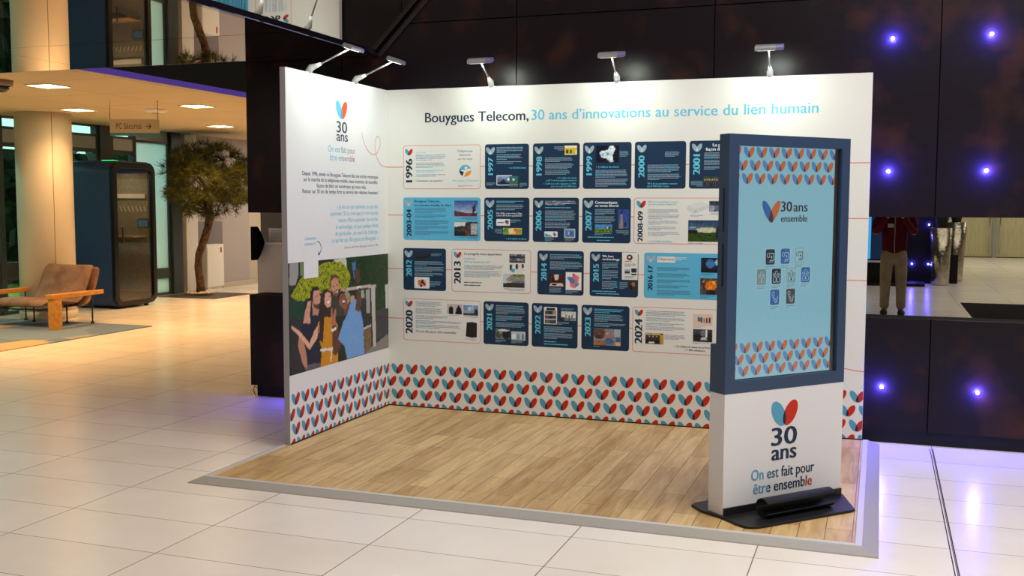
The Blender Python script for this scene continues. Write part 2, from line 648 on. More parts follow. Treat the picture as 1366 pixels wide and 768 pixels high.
M_CEIL = mat('dark_atrium_ceiling', (46, 42, 44), 0.8, spec=0.1)
cl = MB(); cl.box((-8.3, -14, 6.0), (14, 28.4, 6.2), M_CEIL); struct('ceiling', cl)
wb = MB(); wb.box((-8.5, -14.2, 0), (14.2, -14, 6.2), M_BEIGEW); struct('wall_front', wb)
wr = MB(); wr.box((14, -14.2, 0), (14.2, 28.6, 6.2), M_BEIGEW); struct('wall_right', wr)
M_PANELW = noise_col(mat('pale_veneer', (196, 190, 150), 0.45), (180, 172, 132), (200, 194, 156), 3.0, 5, 0.3, 0.7, stretch=(14, 14, 1))
wk = MB(); wk.box((-8.5, 28.4, 0), (14.2, 28.6, 6.2), M_PANELW); struct('wall_back', wk)
for i, x in enumerate((6.3, 8.0)):
    d = MB()
    x0, x1 = (5.35, 7.0) if i == 0 else (7.1, 8.9)
    d.box((x0, 28.30, 0.02), (x1, 28.4, 2.6), M_PANELW)
    do = struct('door_%d' % (i+1), d)
    h = MB()
    hx = 6.9 if i == 0 else 7.2
    h.tube([(hx, 28.2, 0.15), (hx, 28.2, 2.0)], 0.02, M_CHROME, 8)
    for hz in (0.3, 1.85):
        h.tube([(hx, 28.2, hz), (hx, 28.32, hz)], 0.012, M_CHROME, 6)
    h.build('door_handle', do)
dm = MB(); dm.box((7.0, 28.24, 0), (7.1, 28.4, 6), M_ALU); struct('trim_door', dm)
bb = MB(); bb.box((5.0, 28.27, 0), (14, 28.3, 0.02), M_GROOVE); struct('baseboard_back', bb)

# ---- left glazed front (plane x = -8.3)
M_FRAME = mat('slate_window_frame', (66, 76, 82), 0.4, metal=0.3)
M_DARKPANE = mat('dark_spandrel', (48, 58, 60), 0.35, spec=0.5)
M_TRANS = mat('grey_transom_panel', (158, 166, 176), 0.5)
M_GLASS = glass_mat('window_glass', (215, 232, 222))
M_FROST = frosted_mat('frosted_glass', (232, 242, 240))
wl = MB()
wl.box((-8.5, -14.2, 0), (-8.3, -4.0, 6.2), M_BEIGEW)
wl.box((-8.5, -4.0, 2.88), (-8.3, 8.38, 6.2), M_BEIGEW)
wl.box((-8.5, 8.38, 0), (-8.3, 8.78, 6.2), M_WHITEW)
wl.box((-8.5, 8.78, 0), (-8.3, 28.4, 6.2), M_BEIGEW)
wl.box((-8.31, 8.78, 0), (-8.29, 10.55, 3.0), M_GREYW)
struct('wall_left', wl)
pil = MB(); pil.box((-8.3, 8.42, 0), (-8.2, 8.76, 2.87), M_WHITEW); struct('trim_1', pil, bevel=0.005)
rcs = MB(); rcs.box((-8.29, 8.80, 0.0), (-8.275, 9.62, 1.28), mat('recess_dark_grey', (128, 122, 128), 0.6)); struct('trim_2', rcs)  # flat panel; the recess is put in as darker colour
bs = MB(); bs.box((-8.3, 9.62, 0), (-8.27, 28.0, 0.10), M_BEIGEW); struct('baseboard_left', bs)


def window(k, y0, y1, lower=True):
    f = MB()
    f.box((-8.36, y0, 0), (-8.26, y0+0.05, 2.88), M_FRAME)
    f.box((-8.36, y1-0.05, 0), (-8.26, y1, 2.88), M_FRAME)
    for z0, z1, m in ((0, 0.05, M_FRAME), (0.50, 0.53, M_FRAME), (0.53, 0.69, M_DARKPANE), (0.69, 0.76, M_FRAME), (2.44, 2.50, M_FRAME),
                      (2.50, 2.69, M_TRANS), (2.69, 2.73, M_FRAME), (2.85, 2.88, mat('bronze_trim', (120, 92, 70), 0.4, metal=0.5))):
        f.box((-8.35, y0+0.05, z0), (-8.27, y1-0.05, z1), m)
    w = struct('window_%d' % k, f)
    g = MB()
    for z0, z1 in ((0.05, 0.50), (0.76, 2.44), (2.73, 2.85)):
        g.box((-8.312, y0+0.05, z0), (-8.304, y1-0.05, z1), M_GLASS)
    g.build('pane', w)


window(1, -4.0, -1.9); window(2, -1.9, 0.2); window(3, 0.2, 2.3); window(4, 2.3, 4.28); window(5, 4.28, 6.28)
mu = MB(); mu.box((-8.42, 6.28, 0), (-8.22, 6.58, 2.88), M_FRAME); struct('trim_3', mu, bevel=0.01)
window(6, 6.58, 7.16)
f = MB()
for a, b, z0, z1, m in ((7.16, 7.20, 0, 2.88, M_FRAME), (8.02, 8.07, 0, 2.88, M_FRAME), (7.2, 8.02, 0.30, 0.48, M_DARKPANE), (7.2, 8.02, 0, 0.05, M_FRAME),
                        (7.2, 8.02, 2.66, 2.70, M_FRAME), (7.2, 8.02, 2.70, 2.88, M_TRANS)):
    f.box((-8.35, a, z0), (-8.27, b, z1), m)
w7 = struct('window_7', f)
g = MB(); g.box((-8.318, 7.2, 0.48), (-8.302, 8.02, 2.66), M_FROST); g.box((-8.318, 7.2, 0.05), (-8.302, 8.02, 0.30), M_FROST); g.build('frosted_pane', w7)
mu = MB(); mu.box((-8.42, 8.07, 0), (-8.22, 8.34, 2.88), M_FRAME); struct('trim_4', mu, bevel=0.01)

# ---- garden outside the glass
M_LAWN = noise_col(mat('lawn', (96, 128, 58), 0.9), (110, 150, 60), (176, 206, 110), 6, 6)
gl = MB(); gl.box((-24, -16, -0.25), (-8.5, 14, -0.02), M_LAWN); struct('lawn', gl)
M_HEDGE = noise_col(mat('hedge_leaf', (34, 50, 30), 0.8), (14, 22, 18), (46, 58, 36), 5, 6)
rd = random.Random(5)
hd = MB()
for i in range(1500):
    y = rd.uniform(-8, 13); z = rd.uniform(0.0, 2.75); x = -12.6+rd.uniform(-0.5, 0.5)
    s = rd.uniform(0.16, 0.34)
    a = Vector((rd.uniform(-1, 1), rd.uniform(-1, 1), rd.uniform(-1, 1))).normalized()
    b = a.orthogonal().normalized(); c2 = a.cross(b)
    p = Vector((x, y, z))
    hd.add([p+b*s, p+c2*s*0.7, p-b*s, p-c2*s*0.7], [(0, 1, 2, 3)], M_HEDGE)
hd.box((-13.6, -8, -0.1), (-12.9, 13, 2.7), M_HEDGE)
h = hd.build('hedge'); h['kind'] = 'stuff'; h['label'] = 'dark green hedge growing outside the glazed front'; h['category'] = 'hedge'

# ---- mirrored soffit (z = 2.8) with its raked mirrored flank
mc = MB()
xs = [-8.3, -5.6, -2.85, -0.15]
ys = [0.0, -1.16, -2.66, -4.16, -5.66, -7.16, -8.66, -10.16, -14.0]
rd = random.Random(3)
for i in range(3):
    for j in range(8):
        g0 = 0.003
        t = [rd.uniform(-0.0012, 0.0012) for _ in range(4)] if j > 0 else [0.0, 0.0, 0.0010, 0.0010]
        x0, x1, y0, y1 = xs[i]+g0, xs[i+1]-g0, ys[j+1]+g0, ys[j]-g0
        vs = [(x0, y0, 2.80+t[0]), (x1, y0, 2.80+t[1]), (x1, y1, 2.80+t[2]), (x0, y1, 2.80+t[3]), (x0, y0, 2.84), (x1, y0, 2.84), (x1, y1, 2.84), (x0, y1, 2.84)]
        mc.add(vs, [(0, 3, 2, 1), (4, 5, 6, 7), (0, 1, 5, 4), (1, 2, 6, 5), (2, 3, 7, 6), (3, 0, 4, 7)], M_MIRROR)
mc.box((-8.3, -14, 2.84), (-0.15, -0.01, 2.98), M_BLACK)
struct('ceiling_mirror', mc)
sf = MB(); sf.box((-8.3, -0.004, 2.803), (-0.15, 0.02, 2.97), mat('soffit_edge_trim', (96, 88, 84), 0.4, metal=0.6)); struct('trim_5', sf)
lip = MB()
frx = lambda u, v, n: (u, n, v)
lip.prism([(-0.15, 2.792), (-0.105, 2.792), (-0.10, 2.797), (-0.10, 2.833), (-0.15, 2.833)], frx, -14, 0.06, mat('polished_lip', (120, 120, 150), 0.03, metal=1.0))
struct('trim_6', lip)
rk = MB()
rk.prism([(-0.0995, 2.8355), (2.44, 5.375), (2.44, 5.50), (-0.149, 2.88)], frx, -14, 0.04, M_MIRROR)
struct('ceiling_raked_mirror', rk)
re_ = MB()
re_.prism([(-0.075, 2.785), (2.448, 5.308), (2.415, 5.325), (-0.105, 2.805)], frx, 0.0401, 0.0585, mat('dark_edge_profile', (26, 23, 26), 0.35, spec=0.5))
struct('trim_7', re_)
up = MB(); up.box((2.40, -14, 5.3), (2.5, 0.055, 6.0), M_BLACK); struct('wall_upper_soffit', up)

# ---- beige lounge ceiling behind the soffit, violet cove strip, black void above
M_BCEIL = mat('beige_ceiling_tile', (214, 196, 164), 0.7, spec=0.2)
nt, N, L, bsd = nodes_of(M_BCEIL)
tc = N.new('ShaderNodeTexCoord'); br = N.new('ShaderNodeTexBrick')
br.offset = 0.0
br.inputs['Scale'].default_value = 1.0; br.inputs['Brick Width'].default_value = 1.2; br.inputs['Row Height'].default_value = 1.2
br.inputs['Mortar Size'].default_value = 0.006; br.inputs['Color1'].default_value = rgb(216, 198, 166); br.inputs['Color2'].default_value = rgb(210, 192, 160)
br.inputs['Mortar'].default_value = rgb(160, 142, 116)
L.new(tc.outputs['Object'], br.inputs['Vector']); L.new(br.outputs['Color'], bsd.inputs['Base Color'])
bc = MB(); bc.box((-8.3, 0.03, 2.88), (-3.48, 28.4, 3.0), M_BCEIL); struct('ceiling_lounge', bc)
cv = MB(); cv.box((-3.48, 0.03, 2.882), (-3.46, 28.4, 2.942), mat('violet_cove_strip', (70, 50, 130), 0.5, emit=(74, 52, 138), es=0.75)); struct('trim_8', cv)
vd = MB(); vd.box((-3.56, 0.03, 2.942), (-3.46, 28.4, 6.0), M_BLACK); struct('wall_void', vd)
vd2 = MB(); vd2.box((-3.46, 13.0, 2.2), (2.0, 13.1, 6.0), M_BLACK); struct('wall_void_end', vd2)

# ---- dark steel partition with the long slot
sw = MB()
jx = [-1.32, -0.43, 1.053, 2.533, 4.017, 5.5, 6.98]
zr = [(0.098, 0.868), (1.557, 3.035), (3.035, 4.52), (4.52, 6.0)]
gp = 0.004
for i in range(len(jx)-1):
    for (z0, z1) in zr:
        sw.box((jx[i]+(gp if i else 0), 0.06, z0+(gp if z0 > 2 else 0)), (jx[i+1]-gp, 0.075, z1-(gp if z1 in (3.035, 4.52) else 0)), M_STEEL)
sw.box((jx[0], 0.075, 0.098), (jx[-1], 0.28, 0.868), M_GROOVE)
sw.box((jx[0], 0.075, 1.557), (jx[-1], 0.28, 6.0), M_GROOVE)
sw.box((jx[0]+0.001, 0.281, 0.098), (jx[-1], 0.29, 0.868), M_STEEL)
sw.box((jx[0]+0.001, 0.281, 1.557), (jx[-1], 0.29, 6.0), M_STEEL)
sw.box((0.3, 0.07, 0.86), (3.35, 0.28, 1.56), M_STEEL)
sw.box((jx[0]+0.03, 0.10, 0), (jx[-1], 0.26, 0.098), M_BLACK)
# reveals of the slot and the end face
sw.box((jx[0], 0.0745, 0.862), (jx[-1], 0.29, 0.8685), M_GROOVE)
sw.box((jx[0], 0.0745, 1.5565), (jx[-1], 0.29, 1.562), M_STEEL)
sw.box((jx[0]-0.006, 0.06, 0.098), (jx[0], 0.29, 0.868), M_STEEL)
sw.box((jx[0]-0.006, 0.06, 1.557), (jx[0], 0.29, 6.0), M_STEEL)
for x in (1.79, 3.27, 0.31, 4.76):
    for z in (2.289, 3.04):
        sw.ball((x, 0.06, z), 0.008, M_GROOVE, 8, 4)
struct('wall_steel', sw)

# ================================================================ BOOTH PLATFORM
pf = thing('exhibition_platform', (1.8, -1.2, 0), 'low oak-strip platform with grey metal ramp edging under the white stand', 'platform')
ORG = (1.8, -1.2, 0)
dk = MB(); dk.box((-0.02, -2.335, 0.0), (3.605, -0.001, 0.025), M_PLANK); dk.build('plank_deck', pf, ORG)


M_RAMP = mat('ramp_light_aluminium', (212, 208, 200), 0.45, metal=0.15)
M_RAMP2 = mat('ramp_grey_slope', (168, 163, 156), 0.5, metal=0.1)


def ramp(name, p_in0, p_in1, p_out0, p_out1):
    """ramp along one side; inner edge p_in0-p_in1 high, outer edge p_out on the floor"""
    m = MB()
    i0, i1, o0, o1 = [Vector((*p, 0)) for p in (p_in0, p_in1, p_out0, p_out1)]
    prof = [(0.0, 0.0), (0.0, 0.030), (0.30, 0.030), (0.34, 0.027), (0.98, 0.006), (1.0, 0.0)]
    A = [i0.lerp(o0, t)+Vector((0, 0, z)) for t, z in prof]
    B = [i1.lerp(o1, t)+Vector((0, 0, z)) for t, z in prof]
    n = len(prof)
    for k in range(n-1):
        m.add([A[k], A[k+1], B[k+1], B[k]], [(0, 1, 2, 3)], M_RAMP if k < 2 else M_RAMP2)
    m.add(A, [tuple(range(n))], M_RAMP2); m.add(B, [tuple(range(n))[::-1]], M_RAMP2)
    m.add([A[0], A[-1], B[-1], B[0]], [(3, 2, 1, 0)], M_RAMP2)
    m.build(name, pf, ORG)


ramp('ramp_edge', (-0.02, -2.335), (3.607, -2.335), (-0.111, -2.437), (3.715, -2.437))
ramp('ramp_edge', (3.607, -2.335), (3.607, -0.002), (3.715, -2.437), (3.715, -0.002))
ramp('ramp_edge', (-0.02, -1.50), (-0.02, -2.335), (-0.111, -1.50), (-0.111, -2.437))

# ================================================================ BOOTH WALLS
BK = (1.8, 0.02, 0)
FB = lambda u, v, n: (u, -n, v)             # back wall: u = x, v = z, n out of the wall
back = thing('exhibition_wall', BK, 'wide white back wall of the stand printed with a timeline of dated cards', 'exhibition wall')
m = MB(); m.box((-0.041, 0, 0.0), (3.6, 0.045, 2.52), M_PRINT); m.build('board', back, BK)
m = MB(); m.box((0.0, -0.003, 0.025), (3.6, 0.0, 0.033), M_BLACK); m.build('base_gap_strip', back, BK)  # black strip stands in for the dark gap under the board
N1, N2, N3, N4 = 0.0006, 0.0012, 0.0018, 0.0026

m = MB()
text(m, 'Bouygues Telecom,', FB, 0.325, 1.172, 2.262, 0.074, N1, M_NAVYT, 0.036)
text(m, "30 ans d\u2019innovations au service du lien humain", FB, 1.193, 3.256, 2.262, 0.074, N1, M_SKYT, 0.024)
m.build('headline', back, BK)

# row lines
m = MB()


def hline(mb, fr, pts, w, n, mm):
    for (a, b), (c, d) in zip(pts[:-1], pts[1:]):
        t = Vector((c-a, d-b)); 
        if t.length < 1e-6:
            continue
        q = Vector((-t.y, t.x)).normalized()*w/2
        mb.flat([(a-q.x, b-q.y), (c-q.x, d-q.y), (c+q.x, d+q.y), (a+q.x, b+q.y)], fr, n, mm)


hline(m, FB, [(0.0, 1.921), (3.598, 1.921)], 0.006, N1*0.6, M_REDL)
hline(m, FB, [(0.0, 1.546), (3.598, 1.546)], 0.006, N1*0.6, M_REDL)
hline(m, FB, [(0.0, 1.124), (3.598, 1.124)], 0.006, N1*0.6, M_REDL)
hline(m, FB, [(0.0, 0.730), (2.8, 0.730)]+[(2.8+0.8*t, 0.730-0.23*(3*t*t-2*t*t*t)) for t in [k/12 for k in range(1, 13)]], 0.006, N1*0.6, M_REDL)
m.build('timeline_line', back, BK)

# heart border
m = MB()
for r in range(4):
    yb = 0.278-0.1015*r
    for k in range(-1, 31):
        cx = 0.077+0.1245*k+(0.062 if r % 2 else 0.0)
        heart(m, FB, cx, yb, 0.108, 0.088, N1, M_TEAL, M_RED, M_OVER, bounds=(0.001, 0.034, 3.599, 0.6))
m.build('heart_pattern', back, BK)

# ---- timeline cards --------------------------------------------------------------
SEED = [0]


class Card:
    def __init__(self, x0, zt, x1, zb, bb, style, year, yb, hb, outline=True):
        """bb: card box in the reading sheet's units; items are given in the same units"""
        self.x0, self.zt, self.x1, self.zb = x0, zt, x1, zb
        self.b = bb; self.style = style
        p = MB()
        if style == 'white':
            p.flat(rrect(x0, zb, x1, zt, 0.022), FB, N1, M_REDL)
            p.flat(rrect(x0+0.004, zb+0.004, x1-0.004, zt-0.004, 0.019), FB, N1*1.4, M_PRINT)
        else:
            p.flat(rrect(x0, zb, x1, zt, 0.02), FB, N1, M_NAVY if style == 'navy' else M_SKY)
        self.o = p.build('timeline_card', back, BK)
        self.o['label'] = {'white': 'white red-outlined timeline card dated ', 'navy': 'navy timeline card dated ', 'sky': 'sky-blue timeline card dated '}[style]+year
        self.t = MB(); self.g = MB(); self.s = MB()
        # year, reading upwards
        ym = M_SKYT if style == 'navy' else M_NAVYT
        ymb = MB()
        bx0, by0, bx1, by1 = yb
        u0, v0 = self.c(bx0, by1); u1, v1 = self.c(bx1, by0)
        text(ymb, year, FB, v0, v1, u1, u1-u0, N2, ym, 0.10, rot=1)
        ymb.build('year_lettering', self.o, BK)
        hm = MB()
        hx0, hy0, hx1, hy1 = hb
        ua, vb = self.c(hx0, hy1); ub, va = self.c(hx1, hy0)
        if style == 'white':
            heart(hm, FB, (ua+ub)/2, vb, (ub-ua)*1.03, va-vb, N2, M_TEAL, M_RED, M_OVER)
        else:
            heart(hm, FB, (ua+ub)/2, vb, (ub-ua)*1.03, va-vb, N2, M_PALE, M_PALE, M_PALE2)
        hm.build('heart_logo', self.o, BK)

    def c(self, x, y):
        a, b, c2, d = self.b
        return (self.x0+(x-a)/(c2-a)*(self.x1-self.x0), self.zt-(y-b)/(d-b)*(self.zt-self.zb))

    def T(self, s, x0, y0, x1, y1, col=None, bold=0.05, ramp=None):
        """line of lettering in the box; y0 top of capitals, y1 baseline"""
        mm = col or (M_WTXT if self.style == 'navy' else M_NAVYT)
        a = self.c(x0, y1); b = self.c(x1, y0)
        text(self.t, s, FB, a[0], b[0], a[1], b[1]-a[1], N2, mm, bold)
        return self

    def G(self, x0, y0, x1, y1, n, col=None, col2=None, right=False):
        SEED[0] += 1
        mm = col or {'navy': M_WTXT2, 'white': M_NAVYTL, 'sky': M_SKYT2}[self.style]
        a = self.c(x0, y0); b = self.c(x1, y1)
        greek(self.g, FB, a[0], a[1], b[0], b[1], n, N2, mm, SEED[0], col2 or (M_SKYT if self.style != 'sky' else None), right)
        return self

    def P(self, x0, y0, x1, y1, base, polys, grad=None, noise=8, nx=22, ny=16, frame=None, n=N2, name='photo'):
        SEED[0] += 1
        a = self.c(x0, y1); b = self.c(x1, y0)
        if frame:
            q = MB(); q.flat(rrect(a[0]-frame, a[1]-frame, b[0]+frame, b[1]+frame, 0.006), FB, n, M_WTXT)
            q.build('photo_mount', self.o, BK)
            n = n+0.0004
        picture(name, self.o, FB, a[0], a[1], b[0], b[1], n, nx, ny, polys, base, BK, seed=SEED[0], basenoise=noise, grad=grad)
        return self

    def F(self, poly, mm, n=N2):
        self.s.flat([self.c(*p) for p in poly][::-1], FB, n, mm)
        return self

    def done(self):
        if self.t.v:
            self.t.build('lettering', self.o, BK)
        if self.s.v:
            self.s.build('printed_shape', self.o, BK)
        if self.g.v:
            self.g.build('body_copy', self.o, BK)


R1, R2, R3, R4 = (2.087, 1.749), (1.684, 1.352), (1.288, 0.957), (0.890, 0.558)


def mk(x0, x1, row, bb, style, year, yb, hb):
    return Card(x0, row[0], x1, row[1], bb, style, year, yb, hb)


D = lambda *a: disc(*a)
# ---- row one
k = mk(0.138, 0.786, R1, (40, 45, 612, 370), 'white', '1996', (60, 142, 108, 320), (54, 70, 112, 122))
k.T('Le 29 mai', 137, 90, 205, 102, M_SKYT, 0.0).G(135, 113, 365, 160, 4).G(135, 172, 358, 214, 4, None, M_SKYT).G(135, 226, 345, 248, 2, M_SKYT).G(135, 258, 365, 280, 2)
k.T('L\u2019aventure est lanc\u00e9e !', 135, 300, 338, 315, M_NAVYT, 0.03)
k.T('T\u00e9l\u00e9phoner', 442, 83, 558, 99, M_NAVYTL).T('devient', 458, 111, 542, 127, M_NAVYTL).T('un 6e sens', 447, 140, 553, 155, M_NAVYTL)
k.T('Bouygues Telecom', 413, 300, 595, 314, M_SKYT, 0.01).G(447, 342, 560, 356, 2)
k.F(ell(502, 235, 43, 43)[0:28], M_SKY, N2)
k.F(clip_poly(ell(502, 235, 43, 43), [(455, 225), (490, 235), (498, 290), (455, 290)]), M_NAVY, N3)
k.F(clip_poly(ell(502, 235, 43, 43), [(520, 232), (550, 225), (550, 290), (488, 290)]), M_ORANGE, N3)
k.F(ell(507, 214, 11, 11), M_PRINT, N3)
k.F([(462, 234), (502, 228), (543, 218), (545, 234), (512, 244), (492, 278), (482, 276), (492, 244)], M_PRINT, N4)
k.done()
k = mk(0.823, 1.176, R1, (637, 42, 967, 370), 'navy', '1997', (661, 138, 698, 268), (645, 64, 712, 122))
k.G(725, 62, 925, 108, 4).G(725, 115, 915, 160, 4).G(725, 166, 920, 188, 2).T('+ de 500 000 clients', 815, 210, 945, 222, M_SKYT)
k.P(730, 275, 836, 338, (150, 175, 215), [((30, 40, 60), 8, [(0, .1), (.3, .4), (.45, .7), (.6, .3), (1, .1), (1, 0), (0, 0)]), ((235, 240, 245), 6, D(.82, .6, .12, .18))], grad=(40, 60, 110), frame=0.006)
k.P(822, 276, 896, 354, (50, 110, 112), [((30, 32, 34), 4, box4(.88, 0, 1, 1)), ((200, 120, 90), 4, box4(0, .16, .88, .24)), ((230, 235, 235), 4, D(.42, .68, .12, .1))], n=N4, noise=4)
k.G(648, 322, 720, 345, 3).G(900, 325, 956, 356, 4).done()
k = mk(1.207, 1.571, R1, (60, 37, 402, 370), 'navy', '1998', (86, 132, 126, 272), (72, 60, 137, 118))
k.G(215, 60, 287, 92, 4, right=True)
k.P(292, 56, 382, 124, (225, 190, 40), [((235, 235, 225), 10, box4(0, .75, 1, 1)), ((60, 60, 50), 10, box4(.12, .2, .3, .6)), ((70, 110, 60), 10, box4(.42, .15, .6, .55)), ((240, 235, 220), 4, box4(.86, 0, 1, .5)), ((200, 200, 190), 4, box4(0, 0, 1, .12))])
k.G(150, 140, 355, 175, 4).G(150, 183, 360, 228, 5).G(150, 235, 345, 268, 4)
k.T('+ d\u20191 million de clients', 235, 284, 380, 296, M_SKYT).T('et 87 % de la population couverte', 158, 302, 380, 314, M_SKYT)
k.T('+ 2 600 sites radio d\u00e9ploy\u00e9s en 1998,', 138, 326, 378, 338, M_SKYT).T('pour un total de 6 000 sites', 195, 345, 378, 357, M_SKYT).done()
k = mk(1.596, 1.960, R1, (427, 30, 782, 370), 'navy', '1999', (453, 128, 494, 270), (440, 52, 508, 115))
k.P(523, 53, 690, 178, (14, 16, 40), [((205, 228, 240), 22, [(.15, .55), (.25, .3), (.45, .25), (.6, .05), (.78, .0), (.72, .4), (.85, .8), (.75, .97), (.6, .95), (.5, .72), (.25, .7)]), ((140, 180, 210), 12, D(.3, .48, .07, .07)), ((120, 160, 200), 12, D(.52, .5, .05, .12))], nx=30, ny=22)
k.G(697, 94, 762, 138, 5).T('+ 2 millions de clients', 523, 203, 692, 216, M_SKYT).G(520, 230, 765, 290, 6).G(520, 296, 760, 356, 6).done()
k = mk(1.984, 2.356, R1, (37, 22, 410, 367), 'navy', '2000', (66, 122, 109, 285), (53, 45, 124, 105))
k.G(258, 97, 365, 135, 5).G(133, 190, 375, 248, 6).G(133, 257, 380, 304, 5)
k.T('98 % de la population couverte', 133, 323, 352, 336, M_SKYT).T('par 8 500 sites r\u00e9seau', 133, 342, 290, 354, M_SKYT).done()
k = mk(2.380, 2.752, R1, (433, 17, 806, 367), 'navy', '2001', (461, 115, 509, 265), (450, 38, 523, 102))
k.T('La plus', 597, 38, 690, 60, None, 0.08).T('fa\u00e7on de s\u2019', 548, 68, 690, 90, None, 0.08).G(538, 103, 770, 150, 5).G(538, 158, 770, 195, 4).G(538, 203, 770, 230, 3)
k.P(535, 280, 642, 350, (90, 80, 75), [((60, 90, 60), 30, box4(0, .6, 1, 1))]+[((40, 45, 60), 14, box4(.04+.16*i, .05, .16+.16*i, .6)) for i in range(6)]+[((200, 155, 130), 8, D(.1+.16*i, .68, .05, .09)) for i in range(6)])
k.P(658, 240, 722, 316, (120, 90, 80), [((200, 120, 110), 14, D(.5, .5, .3, .3))]).G(440, 310, 530, 352, 5, right=True).done()
# ---- row two
k = mk(0.136, 0.787, R2, (43, 427, 612, 750), 'sky', '2003-04', (68, 515, 103, 725), (52, 445, 114, 500))
k.T('Bouygues Telecom,', 127, 446, 318, 463).T('un nouveau monde, le v\u00f4tre', 127, 476, 400, 493)
for a, b, x, n in ((503, 550, 370, 4), (555, 585, 378, 3), (595, 636, 390, 4), (641, 672, 388, 3), (680, 710, 388, 3)):
    k.G(128, a, x, b, n)
k.P(422, 450, 592, 567, (50, 80, 150), [((110, 40, 50), 12, box4(0, 0, 1, .2)), ((60, 70, 80), 8, [(0, .2), (0, .36), (.2, .3), (.5, .22), (1, .24), (1, .2)]), ((40, 44, 52), 6, box4(.76, .0, .83, .66)), ((50, 54, 62), 6, box4(.86, .3, .93, .8))], grad=(200, 215, 235), nx=30, ny=22)
k.P(422, 608, 592, 715, (60, 62, 66), [((215, 220, 225), 6, [(0, .62), (0, 1), (.55, 1), (.5, .7), (.3, .72)]), ((120, 60, 50), 14, box4(.45, .1, .6, .45)), ((45, 48, 52), 6, box4(.46, .5, .52, .95)), ((170, 172, 178), 12, box4(.72, .1, 1, .9)), ((30, 32, 36), 6, [(0, 0), (0, .35), (.45, .3), (.5, 0)])], noise=16, nx=30, ny=22)
k.G(470, 572, 590, 596, 3, right=True).G(458, 719, 590, 736, 2, right=True).done()
k = mk(0.817, 1.181, R2, (635, 430, 965, 755), 'navy', '2005', (661, 520, 698, 668), (645, 448, 710, 508))
k.G(725, 452, 930, 473, 2, M_SKYT).G(725, 480, 925, 526, 4).T('D\u00e8s 2005, notre r\u00e9seau Edge', 725, 540, 912, 552).T('couvre 80 % de la population !', 725, 557, 915, 569)
k.P(727, 592, 823, 636, (235, 240, 244), [((60, 120, 170), 8, box4(.08, .4, .55, .6)), ((30, 70, 120), 6, D(.78, .6, .14, .3)), ((220, 80, 30), 6, D(.82, .35, .1, .22))], frame=0.003, noise=3)
k.G(830, 590, 905, 616, 3)
k.P(775, 655, 912, 703, (190, 185, 90), [((90, 150, 50), 20, D(.15, .5, .16, .5)), ((235, 225, 190), 10, D(.42, .55, .14, .4)), ((220, 110, 60), 16, D(.7, .5, .14, .4)), ((120, 170, 70), 14, D(.9, .5, .1, .4)), ((240, 200, 90), 10, D(.58, .3, .1, .3))], noise=24)
k.G(712, 660, 770, 700, 4, right=True).T('+ de 8 millions de clients', 795, 728, 945, 740, M_SKYT).done()
k = mk(1.209, 1.568, R2, (57, 430, 397, 757), 'navy', '2006', (79, 523, 121, 675), (70, 450, 133, 508))
k.G(148, 452, 388, 486, 4, None, M_WTXT).G(148, 497, 386, 511, 1, M_SKYT).G(148, 523, 375, 604, 8).G(148, 611, 345, 656, 4)
k.P(146, 681, 239, 717, (232, 238, 242), [((90, 180, 210), 8, [(0, 0), (0, .7), (.5, .3), (.6, 0)]), ((210, 70, 40), 6, D(.82, .35, .1, .3)), ((40, 90, 140), 6, D(.75, .6, .08, .3))], frame=0.003, noise=3)
k.P(294, 661, 367, 720, (120, 150, 190), [((60, 110, 175), 8, box4(.12, .2, .88, .8)), ((160, 185, 215), 8, box4(.3, .3, .5, .7))], frame=0.004)
k.G(148, 724, 215, 750, 3).G(295, 728, 370, 750, 3).done()
k = mk(1.594, 1.960, R2, (422, 430, 775, 765), 'navy', '2007', (446, 523, 490, 675), (433, 450, 502, 510))
k.T('Communiquez', 515, 454, 678, 474, None, 0.08).T('en toute libert\u00e9', 515, 480, 688, 497, None, 0.08).G(515, 513, 665, 560, 5).G(515, 566, 665, 618, 5)
k.P(516, 628, 642, 688, (80, 140, 200), [((88, 130, 44), 24, [(0, 0), (0, .5), (.5, .42), (1, .55), (1, 0)]), ((60, 62, 70), 6, D(.65, .58, .1, .12)), ((70, 70, 76), 6, D(.85, .62, .09, .12)), ((220, 222, 225), 6, D(.72, .6, .05, .1))], nx=30)
k.P(683, 516, 762, 663, (44, 70, 150), [((150, 130, 110), 10, [(.1, .03), (.3, .88), (.4, .92), (.42, .6), (.48, .03)]), ((30, 32, 38), 6, box4(.28, .78, .42, .94)), ((30, 34, 40), 6, D(.68, .25, .1, .12)), ((30, 32, 38), 4, box4(0, 0, 1, .05))], grad=(60, 88, 160), nx=20, ny=34)
k.G(516, 692, 640, 708, 2).G(665, 668, 760, 702, 4, right=True).G(463, 716, 757, 730, 1, M_SKYT).G(530, 740, 757, 753, 1, M_SKYT).done()
k = mk(1.983, 2.755, R2, (32, 430, 806, 768), 'white', '2008-09', (61, 528, 99, 755), (50, 452, 120, 508))
k.T('88 % de la population couverte', 137, 453, 355, 465, M_SKYT).T('par notre nouveau r\u00e9seau 3G+', 137, 471, 345, 483, M_SKYT)
for a, b, x, n in ((512, 545, 372, 4), (552, 590, 375, 4), (597, 630, 362, 3), (640, 672, 360, 3), (680, 712, 375, 3)):
    k.G(137, a, x, b, n, None, M_SKYT)
k.T('+ de 10 millions de clients', 135, 743, 312, 757, M_SKYT)
k.P(417, 455, 577, 550, (226, 230, 228), [((205, 210, 212), 3, [(.0, .35), (.05, .7), (.65, .98), (1, .75), (.98, .45), (.32, .02)]), ((216, 220, 222), 2, [(.02, .7), (.65, .98), (1, .75), (.35, .38)]), ((150, 155, 160), 2, D(.4, .22, .04, .04))], noise=1, nx=36, ny=26)
